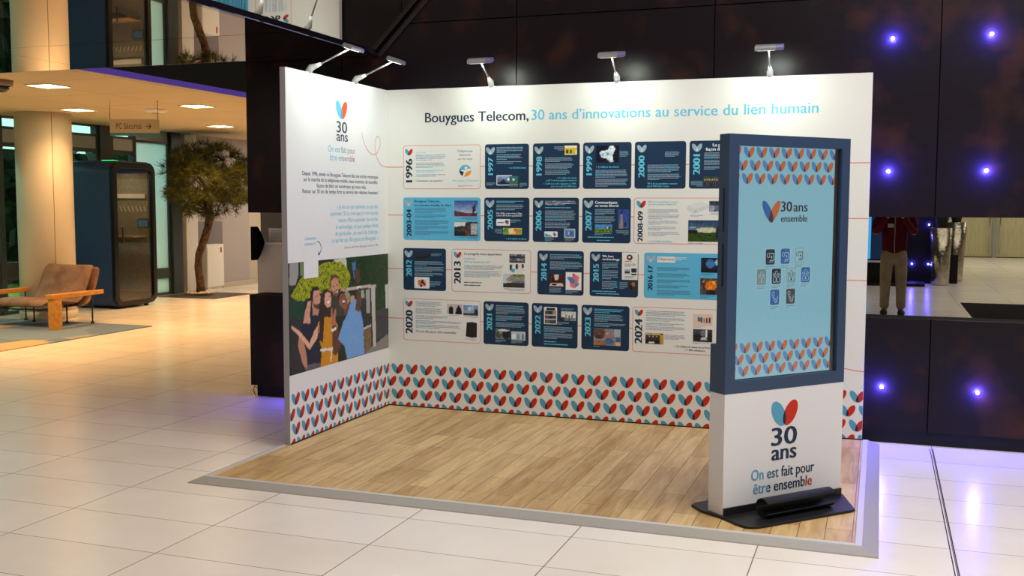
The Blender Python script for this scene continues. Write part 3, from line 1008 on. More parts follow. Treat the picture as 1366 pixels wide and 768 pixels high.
k.P(577, 452, 690, 530, (130, 145, 165), [((60, 66, 80), 24, box4(0, .55, 1, 1)), ((90, 110, 130), 14, [(.3, 0), (.4, .6), (.65, .6), (.9, 0)])], noise=20)
k.P(430, 592, 708, 748, (30, 60, 100), [((196, 200, 170), 10, D(.48, .55, .3, .12)), ((60, 84, 30), 26, [(0, 0), (0, .36), (.5, .44), (1, .4), (1, 0)]), ((20, 26, 30), 6, box4(.0, .38, .25, .56)), ((120, 170, 210), 8, D(.12, .66, .09, .06)), ((28, 34, 36), 8, [(.72, .1), (.7, .55), (.8, .9), (.92, .86), (1, .95), (1, .1)]), ((120, 90, 150), 10, D(.96, .45, .06, .16))], grad=(150, 170, 165), nx=44, ny=26)
k.G(445, 554, 535, 572, 2).G(590, 535, 690, 556, 2).G(430, 754, 690, 764, 1).done()
# ---- row three
k = mk(0.134, 0.499, R3, (45, 28, 357, 348), 'navy', '2012', (66, 117, 106, 243), (53, 45, 115, 103))
k.F([(132, 78), (205, 60), (248, 72), (247, 90), (165, 117), (138, 105)], mat('print_black_device', (18, 20, 26), 0.5))
k.F([(132, 78), (205, 60), (248, 72), (160, 95)], mat('print_black_device_top', (34, 36, 44), 0.5), N3)
k.G(250, 66, 330, 86, 3).G(128, 125, 345, 160, 4).G(128, 167, 348, 208, 5).G(128, 213, 345, 240, 3)
k.P(130, 251, 233, 328, (232, 232, 236), [((220, 120, 60), 12, D(.35, .5, .16, .3)), ((60, 50, 80), 12, D(.55, .6, .12, .25)), ((190, 40, 60), 12, D(.68, .35, .12, .2)), ((40, 40, 46), 8, D(.45, .2, .1, .14)), ((230, 200, 90), 8, D(.75, .7, .07, .14))], frame=0.005)
k.G(238, 276, 320, 318, 4).done()
k = mk(0.547, 1.195, R3, (398, 35, 980, 370), 'white', '2013', (416, 130, 466, 308), (412, 57, 472, 108))
k.T('Le progr\u00e8s vous appartient', 492, 62, 770, 79).G(492, 104, 642, 117, 1).T('2013 est l\u2019ann\u00e9e de la 4G !', 492, 126, 682, 141, M_SKYT)
k.G(492, 158, 782, 195, 4, None, M_SKYT).G(492, 203, 770, 255, 5).G(490, 288, 752, 304, 1, M_NAVYT, M_NAVYT).G(490, 309, 762, 326, 1, M_NAVYT, M_NAVYT)
k.P(825, 67, 938, 133, (110, 112, 120), [((60, 64, 80), 26, box4(0, .5, 1, .8)), ((170, 150, 100), 12, D(.72, .3, .2, .1)), ((50, 52, 60), 20, box4(0, 0, 1, .16))], noise=40)
k.P(825, 140, 938, 215, (220, 225, 230), [((30, 32, 40), 6, box4(.02, .3, .18, .9)), ((30, 34, 44), 6, box4(.42, .45, .55, 1)), ((90, 170, 200), 8, D(.22, .3, .14, .2)), ((40, 44, 60), 8, box4(.78, .55, .94, .98)), ((225, 180, 150), 6, D(.62, .7, .06, .1))], noise=10)
k.P(780, 220, 938, 325, (190, 205, 220), [((150, 140, 120), 16, [(.15, .6), (.4, .95), (1, .95), (1, .5), (.2, .45)]), ((110, 120, 70), 20, D(.7, .9, .3, .1)), ((52, 52, 56), 6, [(0, 0), (0, .3), (.6, .42), (1, .4), (1, 0)]), ((100, 150, 170), 8, box4(.62, .45, .76, .62)), ((120, 124, 132), 18, box4(.4, .36, 1, .48))], nx=30, ny=22)
k.G(784, 330, 936, 354, 3, right=True).done()
k = mk(1.247, 1.609, R3, (85, 45, 403, 355), 'navy', '2014', (111, 133, 149, 258), (97, 67, 157, 120))
k.G(172, 68, 392, 106, 4).G(172, 118, 394, 178, 6)
k.P(168, 210, 267, 300, (84, 30, 28), [((220, 200, 190), 10, box4(.35, .55, .66, .98)), ((30, 28, 34), 6, D(.3, .55, .1, .25)), ((32, 30, 36), 6, D(.72, .55, .1, .25)), ((205, 200, 195), 14, [(0, .06), (.1, .3), (.9, .3), (1, .06)]), ((30, 26, 28), 10, box4(.2, .12, .5, .24))], nx=26, ny=22)
k.P(281, 193, 388, 318, (232, 234, 236), [((225, 120, 130), 6, [(.45, .95), (.85, .75), (.78, .45), (.85, .3), (.6, .12), (.3, .15), (.25, .5), (.4, .7)]), ((80, 130, 190), 6, [(.05, .72), (.35, .75), (.6, .55), (.55, .35), (.3, .4), (.15, .6)]), ((90, 140, 200), 6, [(.55, .35), (.78, .45), (.82, .25), (.6, .2)]), ((50, 60, 110), 6, D(.5, .86, .06, .05))], noise=2, nx=30, ny=30)
k.G(168, 304, 255, 340, 5).G(280, 322, 370, 344, 3).done()
k = mk(1.655, 2.021, R3, (445, 53, 775, 370), 'navy', '2015', (469, 140, 507, 268), (457, 70, 515, 125))
k.T('We love', 530, 76, 608, 92, None, 0.08).T('technology', 530, 98, 650, 113, None, 0.08)
for a, b in ((128, 176), (182, 250), (258, 318)):
    k.G(530, a, 642, b, 5 if b < 180 else 6)
k.F(rect(665, 55, 771, 247), M_PRINT, N2)
k.F(ell(716, 90, 20, 20), M_NAVY, N3); k.F(clip_poly(ell(716, 90, 20, 20), [(690, 92), (716, 92), (716, 112), (690, 112)][::1]), M_RED, N4); k.F(ell(716, 88, 8, 8), M_PRINT, N4+0.0003)
k.G(680, 113, 752, 126, 1, M_SKYT, M_SKYT).G(682, 132, 760, 158, 3, M_NAVYT)
k.F(rect(682, 172, 722, 208), M_GTXT, N3); k.F(rect(685, 188, 717, 200), M_NAVYT, N4); k.F(rect(728, 166, 764, 196), M_NAVYT, N3); k.F(rect(728, 203, 764, 214), M_NAVYT, N3)
k.G(680, 219, 760, 240, 3, M_NAVYTL)
k.P(712, 253, 762, 320, (60, 45, 40), [((150, 110, 90), 10, D(.6, .6, .25, .25)), ((30, 28, 34), 8, D(.3, .3, .25, .3))]).G(650, 262, 708, 312, 6).G(463, 328, 757, 341, 1, M_SKYT, M_SKYT).G(490, 345, 757, 357, 1, M_SKYT, M_SKYT).done()
k = mk(2.064, 2.757, R3, (150, 58, 836, 385), 'sky', '2016-17', (178, 150, 213, 330), (163, 78, 232, 133))
k.F(rrect(245, 85, 375, 127, 5), M_PRINT, N2); k.G(380, 86, 460, 112, 3, M_WTXT, M_WTXT)
tb = k.t; a = k.c(251, 112); b = k.c(369, 93)
text(tb, 'Objenious', FB, a[0], b[0], a[1], b[1]-a[1], N3, M_PURPLE, 0.0)
for a, b, x, n in ((160, 187, 475, 3), (203, 234, 477, 3), (248, 277, 490, 3), (288, 312, 482, 2), (325, 364, 492, 4)):
    k.G(245, a, x, b, n)
k.P(558, 88, 690, 192, (20, 30, 50), [((60, 120, 180), 10, D(.5, .6, .25, .3)), ((150, 200, 230), 8, D(.85, .7, .1, .2)), ((14, 18, 26), 4, box4(0, 0, 1, .25))])
k.P(555, 232, 690, 348, (90, 70, 60), [((225, 120, 30), 20, D(.55, .55, .3, .3)), ((240, 170, 50), 16, D(.7, .75, .1, .1)), ((60, 60, 66), 8, box4(.1, .05, .24, .7)), ((30, 30, 34), 10, box4(.3, 0, .8, .3)), ((215, 180, 150), 4, D(.17, .8, .06, .07))], noise=18)
k.G(560, 196, 650, 214, 2).G(556, 352, 660, 374, 2).done()
# ---- row four
k = mk(0.131, 0.787, R4, (45, 398, 608, 733), 'white', '2020', (63, 490, 114, 680), (58, 415, 117, 467))
for a, b, x, n in ((418, 460, 330, 4), (470, 520, 336, 5), (528, 560, 380, 3), (568, 598, 478, 3), (602, 634, 475, 3)):
    k.G(137, a, x, b, n, None, M_SKYT)
k.T('On est fait pour \u00eatre ensemble', 137, 647, 433, 666, None, 0.016)
k.P(368, 430, 478, 510, (190, 190, 192), [((24, 26, 30), 6, [(.1, 0), (.14, .6), (.26, .9), (.4, .6), (.4, 0)]), ((26, 28, 32), 6, [(.55, 0), (.6, .5), (.75, .95), (.92, .6), (1, 0)]), ((200, 160, 135), 5, D(.5, .4, .06, .08)), ((214, 180, 158), 5, D(.26, .82, .05, .09))], noise=10)
k.P(485, 435, 592, 515, (110, 150, 200), [((200, 210, 218), 8, box4(.3, .45, .55, .85)), ((150, 165, 180), 10, box4(0, .25, .7, .5)), ((60, 70, 84), 8, box4(0, 0, 1, .22)), ((40, 48, 60), 6, D(.86, .35, .12, .3)), ((180, 195, 210), 6, box4(.6, .55, .7, .95))])
k.F([(510, 570), (550, 565), (583, 573), (582, 684), (545, 690), (503, 680)], mat('print_black_device', (18, 20, 26), 0.5))
k.F([(510, 570), (550, 565), (583, 573), (546, 582)], mat('print_black_device_top', (34, 36, 44), 0.5), N3)
k.G(385, 516, 478, 523, 1).G(483, 520, 592, 534, 2, right=True).G(493, 696, 578, 714, 2, right=True).done()
k = mk(0.812, 1.179, R4, (632, 418, 960, 748), 'navy', '2021', (656, 512, 695, 640), (645, 437, 707, 493))
k.G(722, 443, 935, 516, 7).G(722, 522, 925, 566, 5).G(722, 575, 942, 612, 4)
k.P(720, 625, 825, 703, (110, 118, 124), [((30, 34, 42), 6, D(.75, .45, .3, .45)), ((60, 80, 70), 14, D(.2, .4, .2, .3)), ((220, 225, 225), 6, D(.55, .85, .4, .1)), ((180, 140, 110), 6, D(.35, .62, .07, .1))], noise=18)
k.P(835, 640, 937, 710, (190, 198, 205), [((80, 160, 190), 8, [(.4, .2), (.38, .8), (.56, .8), (.62, .15)]), ((230, 234, 236), 6, box4(.05, .2, .3, .7)), ((60, 64, 72), 6, box4(.8, .1, .9, .8)), ((150, 158, 166), 10, box4(0, 0, 1, .14))], noise=10)
k.G(720, 708, 800, 730, 3).G(835, 714, 925, 734, 3).done()
k = mk(1.204, 1.566, R4, (47, 403, 363, 715), 'navy', '2022', (71, 488, 107, 623), (58, 420, 120, 475))
k.F(rrect(132, 428, 222, 550, 6), M_PRINT, N2)
k.F(rrect(148, 434, 208, 452, 3), M_NAVYT, N3)
k.P(138, 455, 216, 545, (60, 64, 74), [((220, 222, 226), 2, box4(0, .3, 1, .35)), ((220, 222, 226), 2, box4(0, .64, 1, .69)), ((30, 60, 110), 8, box4(.36, .36, .64, .62)), ((150, 60, 50), 12, box4(.05, .38, .3, .6)), ((170, 150, 90), 12, box4(.68, .72, .98, .96)), ((90, 120, 70), 12, box4(.05, .04, .4, .26))], noise=24, n=N3)
k.P(250, 455, 350, 520, (205, 208, 214), [((120, 124, 134), 12, box4(0, 0, 1, .3)), ((60, 62, 72), 8, box4(.3, .1, .38, .7)), ((70, 72, 80), 8, box4(.5, .05, .6, .55)), ((110, 112, 122), 8, box4(.7, .2, .78, .62)), ((40, 42, 50), 6, box4(0, 0, .2, .35))], noise=12)
k.G(250, 433, 345, 448, 2).G(226, 530, 310, 552, 3).G(132, 565, 340, 608, 5).G(132, 612, 340, 656, 5).G(132, 668, 300, 682, 1, M_SKYT, M_SKYT).G(132, 686, 345, 700, 1, M_SKYT, M_SKYT).done()
k = mk(1.595, 1.959, R4, (387, 415, 713, 732), 'navy', '2023', (411, 503, 450, 640), (398, 432, 460, 490))
k.G(475, 438, 675, 472, 3, M_SKYT).G(475, 478, 672, 532, 6).G(475, 540, 692, 568, 3)
k.P(472, 580, 656, 698, (130, 134, 140), [((100, 74, 66), 12, box4(0, .55, .4, 1)), ((160, 110, 70), 10, [(0, 0), (0, .25), (.4, .3), (.5, 0)]), ((90, 50, 46), 8, D(.2, .5, .16, .14)), ((215, 170, 145), 5, D(.5, .72, .05, .08)), ((190, 110, 120), 5, D(.55, .52, .12, .14)), ((70, 110, 160), 8, D(.58, .25, .18, .2)), ((60, 100, 150), 8, box4(.8, .2, 1, .5)), ((214, 180, 140), 8, box4(.8, .0, 1, .22)), ((170, 174, 180), 4, box4(.75, .55, 1, 1))], noise=10, nx=36, ny=26)
k.G(472, 704, 545, 713, 1).done()
k = mk(1.982, 2.757, R4, (72, 427, 846, 775), 'white', '2024', (91, 518, 145, 712), (87, 448, 151, 500))
for a, b, x, n in ((452, 497, 473, 4), (504, 536, 466, 3), (545, 568, 455, 2), (572, 604, 470, 3)):
    k.G(172, a, x, b, n, None, M_SKYT)
k.P(170, 625, 302, 710, (66, 56, 44), [((190, 150, 40), 10, box4(.82, 0, 1, .9)), ((20, 22, 28), 5, box4(0, .1, .8, .4)), ((224, 222, 216), 6, box4(.2, .08, .5, .2)), ((40, 44, 60), 8, box4(.16, .3, .28, .62)), ((60, 50, 56), 8, box4(.38, .3, .5, .62)), ((44, 44, 50), 8, box4(.58, .3, .7, .62)), ((210, 170, 145), 5, D(.22, .7, .04, .07)), ((210, 170, 145), 5, D(.44, .7, .04, .07)), ((210, 170, 145), 5, D(.64, .7, .04, .07)), ((200, 180, 140), 8, box4(0, .85, .8, 1))], nx=30, ny=22)
k.G(310, 632, 462, 670, 5, M_NAVYTL)
k.P(517, 465, 655, 552, (228, 200, 178), [((40, 130, 170), 4, box4(.22, .35, .3, .75)), ((40, 130, 170), 4, D(.34, .6, .07, .14)), ((40, 130, 170), 4, D(.35, .45, .08, .12)), ((40, 44, 56), 10, box4(.4, .25, .47, .7)), ((190, 60, 60), 8, box4(.53, .25, .6, .65)), ((60, 80, 120), 8, box4(.66, .25, .73, .68)), ((40, 50, 70), 10, box4(.79, .22, .88, .7)), ((210, 170, 150), 3, D(.44, .75, .035, .06)), ((210, 170, 150), 3, D(.7, .73, .035, .06))], noise=3, nx=34, ny=20)
k.P(517, 580, 655, 676, (60, 62, 68), [((230, 234, 238), 6, box4(.62, .4, .72, .95)), ((30, 32, 38), 6, D(.25, .35, .22, .3)), ((34, 36, 42), 6, D(.88, .4, .16, .36)), ((200, 205, 210), 8, [(.4, .2), (.45, .36), (.7, .34), (.72, .16)]), ((110, 116, 124), 10, box4(.4, .5, .58, .9))], noise=12)
k.G(520, 555, 600, 570, 2).G(515, 680, 640, 696, 2)
k.T('+ 2,4 millions de clients de La Poste', 385, 711, 640, 725).T('+ 7 300 utilisateurs', 455, 735, 605, 749).done()

# ---- side wall of the stand ---------------------------------------------------------
SK = (-0.02, -0.74, 0)
FS = lambda u, v, n: (n, u, v)             # side wall: u = y, v = z
side = thing('exhibition_wall', SK, 'narrow white side wall of the stand printed with a group selfie picture', 'exhibition wall')
m = MB(); m.box((-0.041, -1.4835, 0.0), (0.0, -0.0005, 2.52), M_PRINT)
m.box((-0.0405, -1.486, 0.0), (-0.0005, -1.4835, 2.52), M_EDGE); m.build('board', side, SK)
m = MB(); m.box((0.0, -1.48, 0.025), (0.003, -0.004, 0.033), M_BLACK); m.build('base_gap_strip', side, SK)  # dark gap at the side wall's foot, drawn as a black strip
m = MB()
heart(m, FS, -0.735, 2.232, 0.178, 0.137, N1, M_SKYT, mat('print_bright_red', (240, 84, 44), 0.5, spec=0.25), M_TEAL)
text(m, '30', FS, -0.812, -0.655, 2.143, 0.078, N1, M_NAVYT, 0.03)
text(m, 'ans', FS, -0.814, -0.646, 2.082, 0.072, N1, M_NAVYT, 0.03)
m.build('anniversary_logo', side, SK)
m = MB()
text(m, 'On est fait pour', FS, -0.935, -0.535, 2.000, 0.044, N1, M_SKYT, 0.0, ramp=[(-1, 0.35, M_SKYT), (0.35, 0.6, M_TEAL), (0.6, 2, M_NAVYTL)])
text(m, '\u00eatre ensemble', FS, -0.915, -0.545, 1.941, 0.044, N1, M_SKYT, 0.0, ramp=[(-1, 0.4, M_SKYT), (0.4, 0.84, M_NAVYTL), (0.84, 2, M_RED)])
m.build('slogan', side, SK)
m = MB()
for s, a, b, z in (('Depuis 1996, ann\u00e9e o\u00f9 Bouygues Telecom fait une entr\u00e9e remarqu\u00e9e', -1.289, -0.169, 1.826),
                   ('sur le march\u00e9 de la t\u00e9l\u00e9phonie mobile, nous inventons de nouvelles', -1.272, -0.178, 1.786),
                   ('fa\u00e7ons de b\u00e2tir un num\u00e9rique qui nous relie.', -1.10, -0.365, 1.746),
                   ('Retour sur 30 ans de temps forts au service des relations humaines !', -1.288, -0.158, 1.706)):
    text(m, s, FS, a, b, z, 0.027, N1, M_NAVYT, 0.006)
for s, a, z in (('\u00ab Je ne suis pas optimiste, je suis tr\u00e8s', -0.82, 1.598), ('optimiste ! Et je crois que j\u2019ai trois bonnes', -0.915, 1.550), ('raisons d\u2019\u00eatre optimiste : le march\u00e9,', -0.80, 1.502),
                ('la technologie, et puis quelque chose', -0.835, 1.454), ('de particulier, cet esprit de challenge,', -0.845, 1.406), ('ce qui fait que Bouygues est Bouygues. \u00bb', -0.90, 1.358)):
    text(m, s, FS, a, -0.170, z, 0.030, N1, M_SKYT, 0.0)
text(m, 'Discours de Martin Bouygues, le 29 mai 1996', FS, -0.71, -0.177, 1.308, 0.017, N1, M_NAVYTL, 0.0)
text(m, 'L\u2019aventure', FS, -1.262, -1.118, 1.387, 0.024, N1, M_SKYT, 0.006)
text(m, 'continue ici !', FS, -1.272, -1.112, 1.350, 0.024, N1, M_SKYT, 0.006)
m.build('wall_text', side, SK)
m = MB()
cv = [(-1.10, 1.372), (-1.075, 1.368), (-1.055, 1.35), (-1.048, 1.325), (-1.055, 1.302), (-1.075, 1.285)]
hline(m, FS, cv, 0.006, N1, M_NAVYT)
m.flat([(-1.095, 1.275), (-1.066, 1.280), (-1.078, 1.304)], FS, N1, M_NAVYT)
m.build('arrow', side, SK)
m = MB()
sw_pts = [(-0.43, 2.165), (-0.40, 2.10), (-0.34, 2.04), (-0.27, 2.012), (-0.20, 2.015), (-0.15, 2.05), (-0.125, 2.09), (-0.13, 2.13), (-0.16, 2.152), (-0.19, 2.14), (-0.21, 2.10), (-0.21, 2.05), (-0.19, 2.0), (-0.15, 1.955), (-0.10, 1.93), (-0.05, 1.923), (-0.0012, 1.921)]
sm = []
for i in range(len(sw_pts)-1):
    p0 = sw_pts[max(i-1, 0)]; p1 = sw_pts[i]; p2 = sw_pts[i+1]; p3 = sw_pts[min(i+2, len(sw_pts)-1)]
    for q in range(5):
        t = q/5
        sm.append(tuple(0.5*((2*p1[d])+(-p0[d]+p2[d])*t+(2*p0[d]-5*p1[d]+4*p2[d]-p3[d])*t*t+(-p0[d]+3*p1[d]-3*p2[d]+p3[d])*t**3) for d in (0, 1)))
sm.append(sw_pts[-1])
hline(m, FS, sm, 0.006, N1*0.6, M_REDL)
m.build('timeline_line', side, SK)
m = MB()
for r in range(4):
    yb = 0.278-0.1015*r
    for k in range(-13, 2):
        cx = -0.040+0.1245*k+(0.062 if r % 2 else 0.0)
        heart(m, FS, cx, yb, 0.108, 0.088, N1, M_TEAL, M_RED, M_OVER, bounds=(-1.482, 0.034, -0.001, 0.6))
m.build('heart_pattern', side, SK)
PHOTO = [
((150,150,148),0,[(0.012,1.015),(0.09,1.007),(0.085,0.874),(0.06,0.799),(0.009,0.807)]),
((110,140,85),0,[(0.102,0.998),(0.13,0.995),(0.128,0.869),(0.104,0.88)]),
((196,196,178),0,[(0.407,0.995),(0.556,1.008),(0.581,0.884),(0.529,0.873)]),
((46,72,30),30,[(0.536,1.002),(1.003,0.993),(0.998,0.43),(0.838,0.408),(0.71,0.517),(0.554,0.748)]),
((185,185,28),75,[(0.075,0.799),(0.099,0.844),(0.129,0.871),(0.24,0.876),(0.266,0.955),(0.349,0.979),(0.482,0.965),(0.544,0.899),(0.582,0.827),(0.563,0.729),(0.549,0.704),(0.379,0.697),(0.281,0.692),(0.157,0.662),(0.133,0.645),(0.062,0.66),(0.016,0.704)]),
((22,62,46),6,[(0.011,0.674),(0.131,0.646),(0.129,0.486),(0.012,0.499)]),
((44,44,50),5,[(0.015,0.511),(0.129,0.491),(0.161,-0.004),(0.02,-0.005)]),
((46,50,50),8,[(0.622,0.668),(0.807,0.67),(0.822,0.256),(0.707,0.248),(0.673,0.423)]),
((62,62,66),5,[(0.85,0.423),(0.99,0.435),(0.99,0.157),(0.863,0.116)]),
((120,96,66),16,[(0.7,0.263),(0.796,0.283),(0.798,0.052),(0.716,0.005)]),
((190,186,172),0,[(0.7,0.273),(0.796,0.293),(0.796,0.272),(0.704,0.249)]),
((132,127,126),4,[(0.798,0.056),(0.996,0.154),(0.995,-0.002),(0.705,-0.005)]),
((188,183,168),4,[(0.523,0.704),(0.852,0.698),(0.862,0.669),(0.549,0.672)]),
((192,187,177),3,[(0.799,0.678),(0.844,0.678),(0.853,0.056),(0.82,0.046)]),
((165,163,155),3,[(0.74,0.66),(0.784,0.66),(0.786,0.415),(0.749,0.412)]),
((150,180,150),0,[(0.64,0.658),(0.722,0.658),(0.725,0.581),(0.681,0.58)]),
((200,200,202),0,[(0.964,0.678),(1.0,0.68),(0.998,0.427),(0.967,0.425)]),
((58,60,50),3,[(0.382,0.664),(0.452,0.626),(0.504,0.437),(0.373,0.457)]),
((150,154,128),6,[(0.473,0.695),(0.535,0.696),(0.573,0.633),(0.572,0.572),(0.547,0.536),(0.506,0.557)]),
((205,150,128),0,[(0.477,0.698),(0.497,0.71),(0.528,0.69),(0.521,0.665),(0.486,0.673)]),
((200,150,120),0,[(0.576,0.615),(0.598,0.622),(0.621,0.608),(0.612,0.565),(0.576,0.541)]),
((92,62,44),4,[(0.371,0.75),(0.378,0.827),(0.407,0.854),(0.444,0.843),(0.455,0.803),(0.413,0.812),(0.393,0.773),(0.389,0.708)]),
((203,142,112),5,[(0.385,0.793),(0.417,0.82),(0.448,0.808),(0.464,0.743),(0.462,0.69),(0.438,0.641),(0.411,0.659),(0.387,0.715)]),
((120,75,50),5,[(0.406,0.686),(0.439,0.7),(0.464,0.707),(0.463,0.66),(0.438,0.632),(0.415,0.653)]),
((235,225,215),0,[(0.425,0.683),(0.452,0.691),(0.453,0.68),(0.43,0.672)]),
((60,40,32),0,[(0.4,0.742),(0.419,0.744),(0.419,0.736),(0.402,0.734)]),
((60,40,32),0,[(0.433,0.754),(0.45,0.755),(0.45,0.747),(0.434,0.746)]),
((26,31,52),2,[(0.19,0.571),(0.281,0.529),(0.286,0.43),(0.259,0.205),(0.277,0.022),(0.146,0.041),(0.113,0.194),(0.094,0.39),(0.132,0.462)]),
((92,92,97),4,[(0.146,0.06),(0.28,0.043),(0.279,-0.015),(0.148,-0.001)]),
((190,135,105),2,[(0.088,0.344),(0.124,0.304),(0.156,0.102),(0.148,0.004),(0.112,0.083),(0.074,0.252)]),
((203,152,127),4,[(0.165,0.632),(0.197,0.636),(0.183,0.516),(0.19,0.43),(0.123,0.445),(0.139,0.54)]),
((190,135,112),3,[(0.202,0.636),(0.22,0.582),(0.27,0.541),(0.257,0.493),(0.21,0.502)]),
((205,148,122),5,[(0.207,0.72),(0.238,0.749),(0.269,0.726),(0.282,0.66),(0.278,0.572),(0.256,0.549),(0.225,0.574),(0.212,0.628)]),
((32,27,27),3,[(0.186,0.639),(0.189,0.72),(0.22,0.765),(0.258,0.763),(0.272,0.727),(0.222,0.724),(0.214,0.684),(0.212,0.644)]),
((78,55,48),4,[(0.216,0.614),(0.239,0.591),(0.279,0.603),(0.279,0.572),(0.256,0.548),(0.225,0.571)]),
((50,35,30),0,[(0.234,0.668),(0.253,0.672),(0.253,0.664),(0.236,0.659)]),
((50,35,30),0,[(0.262,0.678),(0.276,0.681),(0.277,0.671),(0.263,0.67)]),
((205,140,20),4,[(0.255,0.42),(0.316,0.463),(0.4,0.446),(0.446,0.362),(0.446,-0.004),(0.275,-0.004),(0.288,0.165),(0.265,0.27)]),
((226,221,206),0,[(0.272,0.172),(0.399,0.156),(0.399,0.129),(0.276,0.148)]),
((226,221,206),0,[(0.375,0.159),(0.389,0.156),(0.38,0.023),(0.37,0.026)]),
((52,33,26),5,[(0.298,0.707),(0.341,0.729),(0.381,0.694),(0.397,0.608),(0.379,0.536),(0.316,0.457),(0.299,0.22),(0.263,0.262),(0.272,0.433),(0.287,0.594)]),
((218,163,138),4,[(0.325,0.679),(0.351,0.698),(0.377,0.677),(0.387,0.617),(0.377,0.554),(0.344,0.544),(0.317,0.59)]),
((245,240,235),0,[(0.34,0.612),(0.368,0.602),(0.363,0.581),(0.346,0.589)]),
((80,50,40),0,[(0.336,0.659),(0.353,0.66),(0.353,0.654),(0.336,0.653)]),
((80,50,40),0,[(0.366,0.653),(0.379,0.648),(0.379,0.643),(0.366,0.647)]),
((226,172,142),4,[(0.258,0.403),(0.25,0.281),(0.176,0.188),(0.085,0.337),(0.023,0.419),(0.026,0.446),(0.094,0.378),(0.176,0.251),(0.225,0.361)]),
((172,112,86),4,[(0.379,0.528),(0.393,0.528),(0.4,0.448),(0.417,0.524),(0.429,0.518),(0.425,0.367),(0.381,0.37)]),
((96,57,42),4,[(0.387,0.368),(0.429,0.359),(0.494,0.207),(0.466,0.132),(0.423,0.068),(0.394,0.095)]),
((235,232,230),0,[(0.38,0.336),(0.43,0.342),(0.43,0.315),(0.387,0.308)]),
((112,162,216),3,[(0.555,0.528),(0.63,0.584),(0.653,0.543),(0.691,0.419),(0.708,0.332),(0.721,0.004),(0.536,0.008),(0.51,0.142),(0.447,0.223),(0.499,0.376),(0.544,0.448)]),
((97,61,46),4,[(0.645,0.697),(0.686,0.691),(0.697,0.536),(0.666,0.444),(0.625,0.474),(0.639,0.563)]),
((70,112,165),0,[(0.592,0.948),(0.634,0.953),(0.646,0.78),(0.616,0.777)]),
((92,57,44),4,[(0.612,0.864),(0.673,0.876),(0.681,0.755),(0.651,0.713),(0.628,0.779)]),
((235,235,235),0,[(0.645,0.701),(0.69,0.703),(0.69,0.681),(0.649,0.679)]),
((110,66,50),3,[(0.505,0.517),(0.547,0.543),(0.568,0.519),(0.539,0.437),(0.504,0.444)]),
((142,87,67),6,[(0.45,0.626),(0.478,0.678),(0.514,0.662),(0.541,0.604),(0.549,0.543),(0.526,0.497),(0.491,0.512),(0.459,0.565)]),
((36,26,23),3,[(0.445,0.607),(0.456,0.665),(0.486,0.685),(0.524,0.667),(0.517,0.652),(0.474,0.652),(0.455,0.592)]),
((240,235,230),0,[(0.491,0.582),(0.514,0.59),(0.52,0.568),(0.506,0.554),(0.496,0.565)]),
((60,30,28),0,[(0.499,0.57),(0.517,0.572),(0.513,0.552),(0.503,0.554)]),
((40,24,20),0,[(0.47,0.616),(0.488,0.623),(0.49,0.616),(0.473,0.608)]),
((40,24,20),0,[(0.501,0.631),(0.518,0.632),(0.519,0.626),(0.502,0.623)]),
]
picture('group_photo', side, FS, -1.4835, 0.49, -0.002, 1.241, N1, 200, 104, PHOTO, (30, 42, 26), SK, seed=11, basenoise=10)
m = MB(); m.flat(rrect(-1.288, 1.125, -1.092, 1.328, 0.015), FS, N3, M_PRINT); m.build('blank_label', side, SK)

# ================================================================ KIOSK
KA = 0.843
KD = Vector((math.cos(KA), math.sin(KA), 0)); KN = Vector((-math.sin(KA), math.cos(KA), 0))
KO = Vector((2.953, -2.143, 0))
FK = lambda u, v, n: tuple(KO+KD*u-KN*n+Vector((0, 0, v)))       # n towards the viewer
kiosk = thing('digital_kiosk', tuple(KO), 'tall navy and white touch-screen totem standing on the oak platform', 'information kiosk')
KOo = tuple(KO)
M_KNAVY = mat('kiosk_navy_lacquer', (44, 66, 98), 0.38, spec=0.5)
M_KWHITE = mat('kiosk_white_panel', (222, 222, 226), 0.5, spec=0.3)
W_, H_, HB = 0.841, 1.992, 0.670


def kbox(m, u0, u1, v0, v1, n0, n1, mm):
    m.prism(rect(u0, v0, u1, v1), FK, n0, n1, mm)


S0, S1, T0, T1 = 0.066, 0.782, 0.735, 1.936
m = MB()
for r in (rect(0, HB, S0, H_), rect(S1, HB, W_, H_), rect(S0, HB, S1, T0), rect(S0, T1, S1, H_)):
    m.prism(r, FK, -0.055, 0.0, M_KNAVY)
m.prism(rect(0, HB, W_, H_), FK, -0.075, -0.055, M_KNAVY)
m.prism(rect(0.0, HB, W_, 0.92), FK, -0.118, -0.075, M_KNAVY)
m.build('housing', kiosk, KOo)
m = MB()
for v0, v1 in ((1.50, 1.72), (1.22, 1.44)):
    m.prism(rect(-0.0015, v0, 0.0, v1), FK, -0.040, -0.030, M_BLACK)
m.build('side_vent', kiosk, KOo)
# screen: a black bezel reveal, the lit picture, a sheet of glass
M_BEZ = mat('screen_bezel_black', (6, 7, 9), 0.25)
m = MB(); m.prism(rect(S0-0.001, T0-0.001, S1+0.001, T1+0.001), FK, -0.054, -0.024, M_BEZ)
scr = m.build('screen', kiosk, KOo)
SA, SB, SC_, SD_ = S0+0.002, S1-0.030, T0+0.004, T1-0.002


def emat(name, col, es=0.78):
    return mat(name, (10, 12, 14), 0.4, spec=0.0, emit=col, es=es)


